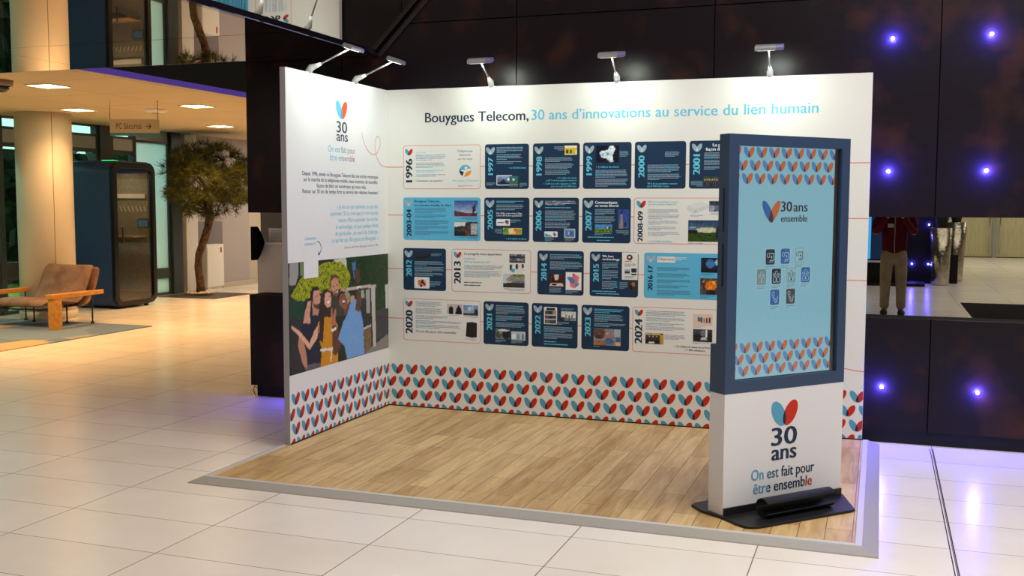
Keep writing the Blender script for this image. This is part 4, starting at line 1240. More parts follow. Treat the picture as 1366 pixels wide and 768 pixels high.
E_BG = emat('screen_glow_pale_blue', (150, 204, 222))
nt, N, L, bsd = nodes_of(E_BG)
E_BLUE, E_RED, E_OV, E_TXT = emat('screen_petal_blue', (84, 142, 200)), emat('screen_petal_red', (216, 108, 56)), emat('screen_petal_dark', (40, 50, 80)), emat('screen_text', (24, 34, 48))
E_DK, E_MB, E_GR, E_LN = emat('screen_icon_dark', (26, 36, 52)), emat('screen_icon_blue', (40, 104, 176)), emat('screen_icon_grey', (128, 144, 140)), emat('screen_icon_line', (176, 208, 220))
E_LIGHT, E_BR = emat('screen_icon_pale', (164, 206, 220)), emat('screen_icon_brown', (78, 74, 78))
SN = -0.0235
m = MB(); m.flat(rect(SA, SC_, SB, SD_), FK, SN, E_BG); m.build('screen_image', scr, KOo)
for rows in ((1.872, 1.805, 1.738), (0.866, 0.806, 0.746)):
    m = MB()
    for r, yb in enumerate(rows):
        for q in range(-1, 9):
            heart(m, FK, 0.148+0.0855*q-(0.043 if r == 1 else (0.008 if r == 2 else 0)), yb, 0.074, 0.060, SN+0.0006, E_BLUE, E_RED, E_OV, bounds=(SA, SC_, SB, SD_), st=0.0004)
    m.build('heart_pattern', scr, KOo)
m = MB()
heart(m, FK, 0.307, 1.535, 0.116, 0.125, SN+0.0006, E_MB, E_RED, E_OV, st=0.0004)
text(m, '30', FK, 0.372, 0.452, 1.602, 0.052, SN+0.0006, E_TXT, 0.05)
text(m, 'ans', FK, 0.460, 0.562, 1.602, 0.050, SN+0.0006, E_TXT, 0.04)
text(m, 'ensemble', FK, 0.374, 0.562, 1.548, 0.036, SN+0.0006, E_TXT, 0.04)
greek(m, FK, 0.572, 1.64, 0.586, 1.55, 6, SN+0.0006, E_LIGHT, 4)
m.build('anniversary_logo', scr, KOo)


def icon(s, z, face, line, kind, outline=False):
    i = MB()
    n0 = SN+0.0006
    i.flat(rect(s-0.042, z-0.068, s+0.044, z+0.052), FK, n0, emat('screen_tile_pale', (156, 208, 226)))
    if outline:
        i.flat(rrect(s-0.031, z-0.036, s+0.031, z+0.044, 0.009), FK, n0+0.0004, E_GR)
        i.flat(rrect(s-0.028, z-0.033, s+0.028, z+0.041, 0.007), FK, n0+0.0008, E_LIGHT)
    else:
        i.flat(rrect(s-0.031, z-0.036, s+0.031, z+0.044, 0.009), FK, n0+0.0004, face)
    n1 = n0+0.0012
    if kind == 0:         # gear and monitor
        hline(i, FK, [(s-0.004, z+0.022), (s+0.022, z+0.022), (s+0.022, z-0.014), (s-0.004, z-0.014)], 0.004, n1, line)
        hline(i, FK, [(s-0.008, z-0.022), (s+0.020, z-0.022)], 0.003, n1, line)
        hline(i, FK, ell(s-0.014, z+0.012, 0.009, 0.011, n=12)+[(s-0.005, z+0.012)], 0.003, n1, line)
        i.flat(ell(s+0.008, z+0.003, 0.005, 0.007, n=8), FK, n1, line)
    elif kind == 1:       # family group
        hline(i, FK, ell(s, z+0.020, 0.009, 0.011, n=12)+[(s+0.009, z+0.020)], 0.003, n1, line)
        for dx in (-0.017, 0.017):
            hline(i, FK, ell(s+dx, z+0.012, 0.006, 0.007, n=10)+[(s+dx+0.006, z+0.012)], 0.003, n1, line)
        hline(i, FK, [(s-0.022, z-0.026), (s-0.020, z-0.004), (s-0.008, z+0.004), (s, z-0.010), (s+0.008, z+0.004), (s+0.020, z-0.004), (s+0.022, z-0.026), (s-0.022, z-0.026)], 0.003, n1, line)
        i.flat([(s-0.007, z-0.020), (s+0.007, z-0.020), (s, z-0.004)], FK, n1, line)
    else:                 # handset with cord
        hline(i, FK, ell(s-0.012, z+0.022, 0.008, 0.010, n=12)+[(s-0.004, z+0.022)], 0.003, n1, line)
        hline(i, FK, [(s-0.014, z+0.010), (s-0.006, z-0.010), (s+0.004, z-0.024), (s+0.014, z-0.022), (s+0.018, z+0.008)], 0.004, n1, line)
        hline(i, FK, [(s-0.006, z+0.006), (s+0.010, z-0.014)], 0.003, n1, line)
    greek(i, FK, s-0.032, z-0.042, s+0.032, z-0.060, 2, n1, E_GR, int(s*1000))
    i.build('app_icon', scr, KOo)


for s, z, f, kd, ol in ((0.307, 1.362, E_DK, 0, 0), (0.411, 1.364, E_MB, 0, 0), (0.511, 1.366, E_LIGHT, 0, 1), (0.250, 1.259, E_GR, 1, 0), (0.352, 1.260, E_DK, 1, 0),
                        (0.456, 1.261, E_LIGHT, 1, 1), (0.558, 1.262, E_MB, 1, 0), (0.344, 1.150, E_MB, 2, 0), (0.455, 1.151, E_BR, 2, 0)):
    icon(s, z, f, E_DK if ol else E_LN, kd, ol)
m = MB(); m.prism(rect(SA-0.001, SC_-0.003, S1, SD_+0.001), FK, -0.018, -0.014, glass_mat('screen_glass', (248, 252, 252), 0.35)); m.build('screen_glass', scr, KOo)
# white foot
m = MB(); m.prism(rect(0.002, 0.0262, W_-0.002, HB), FK, -0.116, -0.001, M_KWHITE); m.build('base_panel', kiosk, KOo)
m = MB()
heart(m, FK, 0.412, 0.462, 0.205, 0.142, 0.0004, M_TEAL, M_RED, M_OVER)
text(m, '30', FK, 0.322, 0.505, 0.368, 0.094, 0.0004, M_NAVYT, 0.06)
text(m, 'ans', FK, 0.326, 0.504, 0.290, 0.084, 0.0004, M_NAVYT, 0.06)
m.build('anniversary_logo', kiosk, KOo)
m = MB()
RP = [(-1, 0.18, M_TEAL), (0.18, 0.45, mat('print_blue_navy', (60, 104, 136), 0.5)), (0.45, 2, M_NAVYT)]
text(m, 'On est fait pour', FK, 0.189, 0.636, 0.198, 0.056, 0.0004, M_NAVYT, 0.03, ramp=RP)
text(m, '\u00eatre ensemble', FK, 0.205, 0.622, 0.125, 0.056, 0.0004, M_NAVYT, 0.03, ramp=[(-1, 0.25, M_TEAL), (0.25, 0.83, M_NAVYT), (0.83, 0.9, mat('print_maroon', (110, 50, 50), 0.5)), (0.9, 2, M_RED)])
m.build('slogan', kiosk, KOo)
M_PLATE = mat('black_foot_plate', (24, 24, 27), 0.42, spec=0.4)
m = MB()
pl = [(0.86, 0.0), (0.70, 0.236), (0.67, 0.243), (0.06, 0.222), (0.02, 0.212), (-0.008, 0.19), (-0.018, 0.15), (-0.012, 0.0), (-0.03, -0.13), (-0.01, -0.24), (0.03, -0.26), (0.80, -0.26), (0.86, -0.22)]
m.prism(pl[::-1], FK, 0, 0, M_PLATE) if False else None
top = [FK(u, 0.040, n) for u, n in pl]; bot = [FK(u, 0.0262, n) for u, n in pl]
k = len(pl)
m.add(top+bot, [list(range(k)), list(range(k, 2*k))[::-1]]+[(j, k+j, k+(j+1) % k, (j+1) % k) for j in range(k)], M_PLATE)
m.build('foot_plate', kiosk, KOo, bevel=0.003)
m = MB(); m.prism(rect(0.004, 0.040, W_-0.004, 0.078), FK, 0.0, 0.010, M_PLATE); m.build('foot_flange', kiosk, KOo)
m = MB()
R_ = 0.050
prof = []
for a in [PI*2*q/22 for q in range(19)]:
    prof.append((0.125+R_*math.cos(a+0.6), 0.092+R_*math.sin(a+0.6)))
inn = [(0.125+(c[0]-0.125)*0.9, 0.092+(c[1]-0.092)*0.9) for c in prof]
ring = prof+inn[::-1]
A = [FK(0.155, v, n) for n, v in ring]; B = [FK(0.625, v, n) for n, v in ring]
q = len(ring); h = len(prof)
fs = [(j, (j+1) % q, q+(j+1) % q, q+j) for j in range(q)]
fs += [(j, q-1-j, q-2-j, j+1) for j in range(h-1)]+[(q+j, q+j+1, q+q-2-j, q+q-1-j) for j in range(h-1)]
m.add(A+B, fs, M_PLATE)
m.build('cable_cover', kiosk, KOo)

# ================================================================ ARM SPOTLIGHTS
M_LSIL = mat('silver_lamp_body', (170, 170, 178), 0.3, metal=0.6)
M_LWH = mat('white_lamp_clamp', (214, 218, 216), 0.4)
M_LENS = mat('lamp_lens', (255, 255, 255), 0.3, emit=(240, 255, 236), es=4.0)
M_LCAP = mat('violet_grey_cap', (128, 128, 176), 0.35, metal=0.3)


def make_lamp(loc, rz, skew, label):
    t = thing('arm_spotlight', loc, label, 'spotlight', 'arm spotlights along the top of the white stand', rz)
    e = Vector((skew, -0.33, 0.135))
    b0 = Vector((0, 0.02, 0)); d = e.normalized()
    c = MB()
    c.box((-0.022, -0.004, -0.03), (0.022, -0.0005, 0.004), M_LWH)
    c.box((-0.022, -0.004, 0.0), (0.022, 0.049, 0.006), M_LWH)
    c.tube([b0+Vector((0, -0.01, 0.004)), b0+Vector((0, -0.015, 0.025))+d*0.02, b0+d*0.08+Vector((0, 0, 0.012)), b0+d*0.115+Vector((0, 0, 0.010))], [0.022, 0.023, 0.016, 0.011], M_LWH, 12)
    c.build('clamp', t)
    r = MB(); r.tube([b0+d*0.10+Vector((0, 0, 0.011)), e+Vector((0, 0.015, 0.012))], 0.0065, M_LSIL, 8); r.build('arm', t)
    hd = MB()
    tilt = Matrix.Rotation(math.radians(20), 4, 'X'); T = Matrix.Translation(e+Vector((0, 0, 0.012)))
    mt = T @ tilt
    fr = lambda u, v, n: tuple(mt @ Vector((n, u, v)))
    hd.prism([(-0.035, -0.012), (0.035, -0.012), (0.035, 0.006), (0.024, 0.018), (0.006, 0.018), (0.003, 0.012), (-0.003, 0.012), (-0.006, 0.018), (-0.024, 0.018), (-0.035, 0.006)][::-1], fr, -0.085, 0.052, M_LSIL)
    h = hd.build('lamp_head', t)
    cp = MB(); cp.prism([(-0.034, -0.0125), (0.034, -0.0125), (0.034, 0.006), (0.024, 0.017), (0.006, 0.017), (0.003, 0.010), (-0.003, 0.010), (-0.006, 0.017), (-0.024, 0.017), (-0.034, 0.006)][::-1], fr, 0.053, 0.098, M_LCAP)
    cp.build('end_cap', t)
    ln = MB(); ln.prism(rect(-0.026, -0.0145, 0.026, -0.012), fr, -0.07, 0.045, M_LENS); ln.build('lens', h)
    la = lamp('spotlight_beam', 'AREA', tuple(e+Vector((0, 0.010, -0.012))), 2.2, (0.88, 1.0, 0.84), 0.12, (math.radians(34), 0, 0), size_y=0.05, spread=math.radians(150))
    la.parent = t
    return t


ZT = 2.52
make_lamp((0.871, 0, ZT), 0, 0.035, 'silver arm spotlight clipped above the navy word of the headline')
make_lamp((1.845, 0, ZT), 0, 0.035, 'silver arm spotlight clipped at the middle of the wide back wall')
make_lamp((2.926, 0, ZT), 0, 0.020, 'silver arm spotlight clipped to the back wall above the navy totem')
make_lamp((0, -1.174, ZT), PI/2, 0.0, 'silver arm spotlight on the narrow side wall, by its free outer end')
make_lamp((0, -0.522, ZT), PI/2, 0.0, 'silver arm spotlight on the narrow side wall, by the inner corner of the stand')

# ================================================================ BLUE LED STUDS
M_LED = mat('blue_led', (255, 255, 255), 0.3, emit=(150, 160, 255), es=60.0)
M_LEDR = mat('led_ring', (30, 30, 60), 0.3, metal=0.8)


def led(loc, label, group, e=13.0, rot=1):
    t = thing('led_stud', loc, label, 'LED light', group)
    b = MB(); b.ball((0, -0.004, 0), (0.011, 0.009, 0.011), M_LED, 12, 8); b.build('lens', t)
    r = MB()
    r.prism(ell(0, 0, 0.017, 0.017, n=18), lambda u, v, n: (u, -n, v), 0.0, 0.004, M_LEDR); r.build('ring', t)
    l = lamp('led_glow', 'POINT', (0, -0.035, 0), e, (0.10, 0.08, 1.0), 0.012); l.parent = t
    return t


G_ = 'blue LED studs in the dark steel partition'
YL = 0.0598
led((3.717, YL, 2.747), 'blue LED stud in the dark steel just above the stand\u2019s top outer corner', G_)
led((4.322, YL, 2.747), 'blue LED stud high on the dark steel panel farther from the stand', G_)
led((3.717, YL, 1.864), 'blue LED stud above the slot, in the steel panel next to the stand', G_)
led((4.322, YL, 1.864), 'blue LED stud above the slot, in the steel panel farther from the stand', G_)
led((3.717, YL, 0.390), 'blue LED stud below the slot, beside the stand\u2019s heart border', G_)
led((4.322, YL, 0.390), 'blue LED stud below the slot, in the steel panel farther from the stand', G_)
led((-0.73, YL, 0.390), 'blue LED stud behind the narrow side wall, glowing on the floor tiles', G_)

# ================================================================ LOUNGE
# round white column
cm = MB(); M_COLM = mat('white_column_lacquer', (226, 216, 200), 0.42, spec=0.3)
col = thing('column', (-7.47, 4.28, 0), 'round glossy white column behind the brown leather lounge chair', 'column')
CO = (-7.47, 4.28, 0)
cm.lathe([(0.372, 0.0), (0.372, 2.88)], CO, M_COLM, 48); cm.build('shaft', col, CO)
b = MB(); b.lathe([(0.385, 0.0), (0.385, 0.10), (0.372, 0.11)], CO, M_COLM, 48); b.build('base_ring', col, CO)
s = MB()
an = math.radians(-30)
s.box((CO[0]+0.3715*math.cos(an)-0.003, CO[1]+0.3715*math.sin(an)-0.004, 0.11), (CO[0]+0.3715*math.cos(an)+0.003, CO[1]+0.3715*math.sin(an)+0.004, 2.88), mat('column_seam', (150, 130, 104), 0.5)); s.build('seam', col, CO)

# ceiling downlights
M_DL = mat('downlight_diffuser', (255, 255, 255), 0.4, emit=(255, 232, 170), es=16.0)


def downlight(x, y, label, e=38):
    t = thing('ceiling_downlight', (x, y, 2.88), label, 'ceiling light', 'square downlights in the beige lounge ceiling')
    f = MB()
    for a, b in (((-0.17, -0.17), (0.17, -0.15)), ((-0.17, 0.15), (0.17, 0.17)), ((-0.17, -0.15), (-0.15, 0.15)), ((0.15, -0.15), (0.17, 0.15))):
        f.box((*a, -0.012), (*b, -0.0005), M_WHITEW)
    f.build('frame', t)
    d = MB(); d.box((-0.15, -0.15, -0.008), (0.15, 0.15, -0.0006), M_DL); d.build('diffuser', t)
    l = lamp('downlight_beam', 'AREA', (0, 0, -0.02), e, WARM, 0.3, size_y=0.3, spread=math.radians(125)); l.parent = t
    return t


downlight(-4.75, 1.51, 'lit square downlight nearest the mirrored soffit, above the lounge chair')
downlight(-6.54, 3.93, 'lit square downlight just in front of the white column top', 12)
downlight(-4.66, 3.96, 'lit square downlight beyond the hanging sign, nearest the violet cove')
downlight(-6.48, 7.06, 'lit square downlight above the crown of the pine tree')
downlight(-6.5, 1.4, 'lit square downlight above the rug in front of the glazing')
downlight(-4.7, 6.7, 'lit square downlight deep in the lounge near the violet cove')
lamp('lounge_fill_light', 'AREA', (-6.0, -3.2, 2.78), 30, WARM, 0.3, size_y=0.3)
lamp('soffit_fill_light', 'AREA', (-3.0, -3.6, 2.78), 22, (1.0, 0.82, 0.62), 0.3, size_y=0.3)  # added warm fill under the soffit, no fixture there

# hanging sign
SL = Vector((-5.252, 3.03, 0)); SR = Vector((-4.681, 3.232, 0)); sd = (SR-SL).normalized(); sn = Vector((sd.y, -sd.x, 0)); Ls = (SR-SL).length
FG = lambda u, v, n: tuple(SL+sd*u+sn*n+Vector((0, 0, v)))
sg = thing('hanging_sign', tuple((SL+SR)/2), 'beige direction sign with a teal lower edge hanging from the lounge ceiling', 'sign')
SO = tuple((SL+SR)/2)
M_SIGN = mat('sign_beige', (196, 178, 146), 0.5)
m = MB(); m.prism(rect(0, 2.487, Ls, 2.650), FG, -0.012, 0.0, M_SIGN); m.build('panel', sg, SO)
m = MB(); m.prism(rect(0, 2.452, Ls, 2.487), FG, -0.012, 0.0, mat('sign_teal', (60, 130, 150), 0.5)); m.build('teal_edge', sg, SO)
m = MB()
text(m, 'PC S\u00e9curit\u00e9', FG, 0.075, 0.385, 2.535, 0.068, 0.001, mat('sign_letter', (60, 52, 46), 0.5), 0.0)
m.build('lettering', sg, SO)
m = MB()
hline(m, FG, [(0.44, 2.565), (0.50, 2.565)], 0.010, 0.001, MATS['sign_letter']); hline(m, FG, [(0.475, 2.595), (0.503, 2.565), (0.475, 2.535)], 0.010, 0.001, MATS['sign_letter'])
m.build('arrow', sg, SO)
for u in (0.0, Ls-0.02):
    m = MB(); p = FG(u, 0, -0.006); m.tube([(p[0], p[1], 2.63), (p[0], p[1], 2.88)], 0.004, M_BLACK, 6); m.build('cable', sg, SO)

# ceiling vent disc and dome camera
t = thing('smoke_detector', (-5.53, 4.25, 2.88), 'flat round white detector on the ceiling behind the hanging sign', 'detector')
m = MB(); m.lathe([(0.06, -0.045), (0.13, -0.035), (0.15, -0.012), (0.15, -0.0005)], (0, 0, 0), M_WHITEW, 24); m.build('body', t)
m = MB(); m.lathe([(0.0, -0.058), (0.05, -0.052), (0.055, -0.045)], (0, 0, 0), M_GREYW, 20); m.build('sensor_cap', t)
t = thing('security_camera', (-4.84, 0.97, 2.88), 'dark dome camera under the ceiling at the edge of the mirrored soffit', 'camera')
m = MB(); m.lathe([(0.10, -0.06), (0.11, -0.05), (0.11, -0.0005)], (0, 0, 0), mat('camera_grey', (150, 132, 116), 0.5), 24); m.build('mount', t)
m = MB(); m.lathe([(0.0, -0.125), (0.04, -0.118), (0.07, -0.095), (0.08, -0.06)], (0, 0, 0), mat('camera_dome', (12, 10, 10), 0.08, spec=0.8), 24); m.build('dome', t)

# rug
M_RUG = mat('patterned_rug', (140, 146, 150), 0.95, spec=0.1)
nt, N, L, bsd = nodes_of(M_RUG)
tc = N.new('ShaderNodeTexCoord'); vo = N.new('ShaderNodeTexVoronoi'); vo.inputs['Scale'].default_value = 1.3
nz = N.new('ShaderNodeTexNoise'); nz.inputs['Scale'].default_value = 1.4; nz.inputs['Detail'].default_value = 3
mx = N.new('ShaderNodeMixRGB'); mx.inputs[0].default_value = 0.35
L.new(tc.outputs['Object'], nz.inputs['Vector']); L.new(tc.outputs['Object'], mx.inputs[1]); L.new(nz.outputs['Color'], mx.inputs[2]); L.new(mx.outputs[0], vo.inputs['Vector'])
cr = N.new('ShaderNodeValToRGB'); cr.color_ramp.interpolation = 'CONSTANT'
L.new(vo.outputs['Color'], cr.inputs[0])
for pos, c in ((0.0, (104, 124, 148)), (0.3, (150, 150, 146)), (0.42, (116, 134, 156)), (0.58, (186, 164, 128)), (0.7, (132, 146, 162))):
    e = cr.color_ramp.elements[0] if pos == 0 else cr.color_ramp.elements.new(pos)
    e.color = rgb(*c)
cr.color_ramp.elements[-1].color = rgb(178, 172, 160)
L.new(cr.outputs[0], bsd.inputs['Base Color'])
m = MB(); m.box((-7.9, -0.6, 0.0005), (-5.38, 3.88, 0.012), M_RUG); rg = m.build('rug', None, (-6.6, 1.6, 0)); tag(rg, 'blue-grey and sand patterned rug under the brown lounge chair', 'rug')

# lounge chair (faces -y)
CH = (-6.88, 3.5, 0.012)
ch = thing('lounge_chair', CH, 'low brown leather lounge chair with golden wood armrests standing on the rug', 'lounge chair')
M_LEA = noise_col(mat('brown_leather', (128, 96, 78), 0.55, spec=0.35), (112, 82, 66), (146, 112, 92), 7, 5, 0.3, 0.7, bump=0.4, bscale=9)
M_WOOD = noise_col(mat('golden_oak', (206, 140, 52), 0.35), (190, 122, 42), (222, 160, 72), 5, 5, 0.3, 0.7, stretch=(8, 1, 8))
M_ROD = mat('black_rod', (16, 16, 18), 0.4)


def sheet(prof, x0, x1, th, mm, nx=10, sag=0.0, seed=0):
    """a padded sheet swept along a (y,z) profile"""
    rd = random.Random(seed)
    n = len(prof)
    q = MB(); up = []; dn = []
    for i, (y, z) in enumerate(prof):
        a = prof[max(i-1, 0)]; b = prof[min(i+1, n-1)]
        t = Vector((0, b[0]-a[0], b[1]-a[1])).normalized(); nn = Vector((0, -t.z, t.y))
        for j in range(nx+1):
            s = j/nx
            ed = min(1.0, 4*s*(1-s)+0.35)*min(1.0, 0.4+3.0*min(i, n-1-i)/(n-1))
            x = x0+(x1-x0)*s
            w = rd.uniform(-0.006, 0.006)-sag*4*s*(1-s)
            up.append(Vector((x, y, z))+nn*(th/2*ed+w)); dn.append(Vector((x, y, z))-nn*(th/2*ed-w))
    k = nx+1; o = n*k
    fs = []
    for i in range(n-1):
        for j in range(nx):
            a = i*k+j
            fs.append((a, a+1, a+k+1, a+k)); fs.append((o+a, o+a+k, o+a+k+1, o+a+1))
    for i in range(n-1):
        a = i*k; fs.append((a, a+k, o+a+k, o+a)); a = i*k+nx; fs.append((a, o+a, o+a+k, a+k))
    for j in range(nx):
        fs.append((j, o+j, o+j+1, j+1)); a = (n-1)*k+j; fs.append((a, a+1, o+a+1, o+a))
    q.add(up+dn, fs, mm, True)
    return q


X0, X1 = -7.27, -6.44
sheet([(3.06, 0.30), (3.10, 0.345), (3.25, 0.36), (3.45, 0.34), (3.62, 0.31), (3.75, 0.30)], X0-0.02, X1+0.02, 0.10, M_LEA, seed=1, sag=0.012).build('seat', ch, CH, subsurf=1)
sheet([(3.72, 0.30), (3.80, 0.34), (3.88, 0.46), (3.95, 0.60), (4.01, 0.74), (4.03, 0.79)], X0, X1, 0.085, M_LEA, seed=2, sag=0.012).build('backrest', ch, CH, subsurf=1)
sheet([(3.76, 0.24), (3.86, 0.27), (3.97, 0.40), (4.05, 0.58), (4.11, 0.76)], X0+0.05, X1+0.05, 0.03, M_LEA, seed=3).build('back_sling', ch, CH, subsurf=1)


def armrest(xc, s):
    m = MB()
    pts = []
    top = []
    n = 14
    for i in range(n+1):
        t = i/n; y = 3.02+0.97*t
        w = 0.095*(1-0.75*max(0, (t-0.45)/0.55)**2)
        top.append((xc+s*w*0.5-s*0.02, y)); pts.append((xc-s*w-s*0.0, y))
    poly = [(x, y) for x, y in top]+[(x, y) for x, y in pts[::-1]]
    fr = lambda u, v, nn: (u, v, nn)
    if s < 0:
        poly = poly[::-1]
    m.prism(poly, fr, 0.405, 0.462, M_WOOD)
    m.build('armrest', ch, CH, bevel=0.012)
    b = MB()
    x0, x1 = xc-0.10, xc+0.07
    b.prism(rrect(x0, 3.04, x1, 3.16, 0.05, 6), fr, 0.012, 0.405, M_WOOD); b.build('armrest_block', ch, CH)


armrest(-6.24, 1); armrest(-7.50, -1)
for x in (-6.30, -7.44):
    m = MB(); m.tube([(x, 3.82, 0.020), (x, 3.82, 0.41)], 0.010, M_ROD, 8); m.lathe([(0.03, 0.012), (0.028, 0.022), (0.012, 0.05)], (x, 3.82, 0), M_ROD, 12); m.build('leg', ch, CH)
for x in (-7.18, -6.62):
    m = MB(); m.tube([(x, 3.70, 0.020), (x, 3.70, 0.27)], 0.010, M_ROD, 8); m.lathe([(0.03, 0.012), (0.028, 0.022), (0.012, 0.05)], (x, 3.70, 0), M_ROD, 12); m.build('leg', ch, CH)
m = MB()
m.tube([(-7.44, 3.82, 0.26), (-6.30, 3.82, 0.26)], 0.010, M_ROD, 8); m.tube([(-7.40, 3.16, 0.24), (-7.18, 3.70, 0.25)], 0.010, M_ROD, 8)
m.tube([(-6.32, 3.14, 0.24), (-6.62, 3.70, 0.25)], 0.010, M_ROD, 8); m.tube([(-7.40, 3.12, 0.25), (-6.34, 3.12, 0.25)], 0.010, M_ROD, 8)
for x in (X0+0.08, X1-0.08):
    m.tube([(x, 3.12, 0.25), (x, 3.70, 0.25), (x, 3.90, 0.36), (x, 4.08, 0.74)], 0.009, M_ROD, 8)
m.build('frame', ch, CH)

# phone booth pod
PO = (-7.7, 5.96, 0)
pod = thing('phone_booth', PO, 'rounded navy office phone booth with a tall glass door beside the white column', 'phone booth')
M_PN = mat('booth_navy', (36, 56, 104), 0.42)
M_PB = mat('booth_black_frame', (14, 14, 18), 0.3)
M_FELT = noise_col(mat('booth_felt', (128, 122, 106), 0.95, spec=0.05), (118, 112, 98), (138, 132, 114), 30, 3)
FP = lambda u, v, n: (-7.3+n, u, v)         # u = y, v = z, n towards the lounge (+x)
YA, YB, ZA, ZB = 5.455, 6.46, 0.03, 2.275


def ring_prism(m, o, i, n0, n1, mm):
    k = len(o)
    vs = [FP(*p, n0) for p in o]+[FP(*p, n0) for p in i]+[FP(*p, n1) for p in o]+[FP(*p, n1) for p in i]
    fs = []; sm = []
    for j in range(k):
        q = (j+1) % k
        fs += [(j, q, 2*k+q, 2*k+j), (k+j, 3*k+j, 3*k+q, k+q), (2*k+j, 2*k+q, 3*k+q, 3*k+j), (j, k+j, k+q, q)]
    m.add(vs, fs, mm, False)


o = rrect(YA, ZA, YB, ZB, 0.17, 8); i = rrect(YA+0.05, ZA+0.05, YB-0.05, ZB-0.05, 0.13, 8)
m = MB(); ring_prism(m, o, i, -0.86, -0.06, M_PN)
m.build('shell', pod, PO)
m = MB()
m.prism(o, FP, -0.90, -0.86, M_PN); m.build('back_shell', pod, PO)
m = MB(); m.prism(i, FP, -0.859, -0.84, M_FELT)
m.box((-8.14, YA+0.051, 0.20), (-7.42, YA+0.06, 2.1), M_FELT); m.box((-8.14, YB-0.06, 0.20), (-7.42, YB-0.051, 2.1), M_FELT)
m.box((-8.14, YA+0.12, ZA+0.05), (-7.42, YB-0.12, ZA+0.058), mat('booth_floor', (50, 46, 42), 0.9)); m.box((-8.14, YA+0.12, 2.216), (-7.42, YB-0.12, 2.224), M_FELT)
m.build('felt_lining', pod, PO)
o2 = rrect(YA+0.015, ZA+0.015, YB-0.015, ZB-0.015, 0.16, 8); i2 = rrect(5.555, 0.105, 6.365, 2.165, 0.10, 8)
m = MB(); ring_prism(m, o2, i2, -0.06, 0.0, M_PB); m.build('door_frame', pod, PO, bevel=0.006)
M_PGL = glass_mat('booth_glass', (240, 234, 222), 0.2)
m = MB(); m.prism(i2, FP, -0.036, -0.028, M_PGL); gd = m.build('glass_door', pod, PO)
m = MB(); m.tube([FP(5.60, 1.03, 0.0), FP(5.60, 1.03, 0.05), FP(5.60, 1.25, 0.05), FP(5.60, 1.25, 0.0)], 0.011, M_PB, 8); m.build('door_handle', gd, PO)
FQ = lambda u, v, n: (u, 6.3985-n, v)       # inner side wall that shows through the door: u = x, v = z
m = MB(); m.prism(rect(-8.04, 1.705, -7.45, 1.775), FQ, 0, 0.03, mat('booth_light_bar', (214, 208, 190), 0.5)); m.build('acoustic_bar', pod, PO)
for q in range(8):
    x0 = -8.02+0.078*q
    m = MB()
    m.prism([(x0, 1.49), (x0+0.028, 1.49), (x0-0.004, 1.575), (x0-0.032, 1.575)], FQ, 0.0, 0.006, mat('booth_stripe', (186, 172, 146), 0.9)); m.build('wall_stripe', pod, PO)
m = MB(); m.prism(rrect(-7.615, 1.235, -7.40, 1.375, 0.015), FQ, 0.0, 0.025, M_PB)
tb = m.build('tablet', pod, PO)
m = MB(); m.flat(rect(-7.60, 1.25, -7.415, 1.36), FQ, 0.0262, mat('tablet_glow', (10, 12, 16), 0.3, emit=(46, 84, 104), es=0.7)); m.build('tablet_screen', tb, PO)
m = MB(); m.prism([(-8.12, 1.0), (-7.80, 0.995), (-7.62, 1.015), (-7.52, 1.05), (-7.47, 1.085), (-8.12, 1.085)], FQ, 0.0, 0.30, M_PB); sh = m.build('shelf', pod, PO)
m = MB(); m.prism(rect(-8.12, 1.0855, -7.46, 1.105), FQ, 0.0, 0.31, mat('shelf_wood', (190, 146, 92), 0.5)); m.build('shelf_top', sh, PO)
for y in (5.6, 6.3):
    for x in (-7.42, -8.05):
        m = MB(); m.lathe([(0.035, 0.0), (0.035, 0.022), (0.02, 0.036)], (x, y, 0), M_PB, 14); m.build('foot', pod, PO)
m = MB(); m.box((-7.72, 5.72, 2.2755), (-7.52, 5.86, 2.288), mat('green_status_light', (20, 90, 40), 0.4, emit=(40, 250, 110), es=2.0)); m.build('status_light', pod, PO)
l = lamp('booth_light', 'AREA', (-0.05, 0, 2.19), 5, (1.0, 0.95, 0.82), 0.35, size_y=0.35); l.parent = pod

# pine tree
TO = (-7.72, 8.15, 0)
tr = thing('pine_tree', TO, 'bent indoor pine tree with a broad dark crown beyond the phone booth', 'tree')
M_BARK = noise_col(mat('pine_bark', (86, 62, 44), 0.9), (54, 38, 28), (110, 82, 58), 14, 6, 0.35, 0.65, bump=0.8)
m = MB()
m.tube([(-7.72, 8.15, 0.012), (-7.73, 8.15, 0.2), (-7.755, 8.13, 0.5), (-7.74, 8.14, 0.72), (-7.66, 8.19, 0.98), (-7.60, 8.23, 1.2), (-7.575, 8.26, 1.42), (-7.60, 8.24, 1.7), (-7.63, 8.2, 1.95)], [0.085, 0.07, 0.066, 0.064, 0.07, 0.068, 0.075, 0.05, 0.03], M_BARK, 14)
m.build('trunk', tr, TO)
rd = random.Random(21)
m = MB(); tips = []
for q in range(26):
    a = rd.uniform(0, 2*PI); el = rd.uniform(-0.05, 1.1); ln = rd.uniform(0.38, 0.78)
    st = Vector((-7.60, 8.24, rd.uniform(1.4, 1.9)))
    d = Vector((math.cos(a)*math.cos(el), math.sin(a)*math.cos(el), math.sin(el)*0.95))
    e = st+d*ln; e.x = max(e.x, -8.15); md = st+d*ln*0.5+Vector((rd.uniform(-.06, .06), rd.uniform(-.06, .06), rd.uniform(-0.05, .05)))
    m.tube([st, md, e], [0.026, 0.017, 0.008], M_BARK, 6)
    tips += [e, md]
m.build('branch', tr, TO)
M_NEED = noise_col(mat('pine_needle', (58, 62, 24), 0.7), (28, 38, 22), (112, 112, 34), 3, 3, 0.3, 0.7)  # olive-yellow end of the noise paints in the warm-lit highlights
m = MB()
cen = Vector((-7.60, 8.22, 2.02))
tufts = []
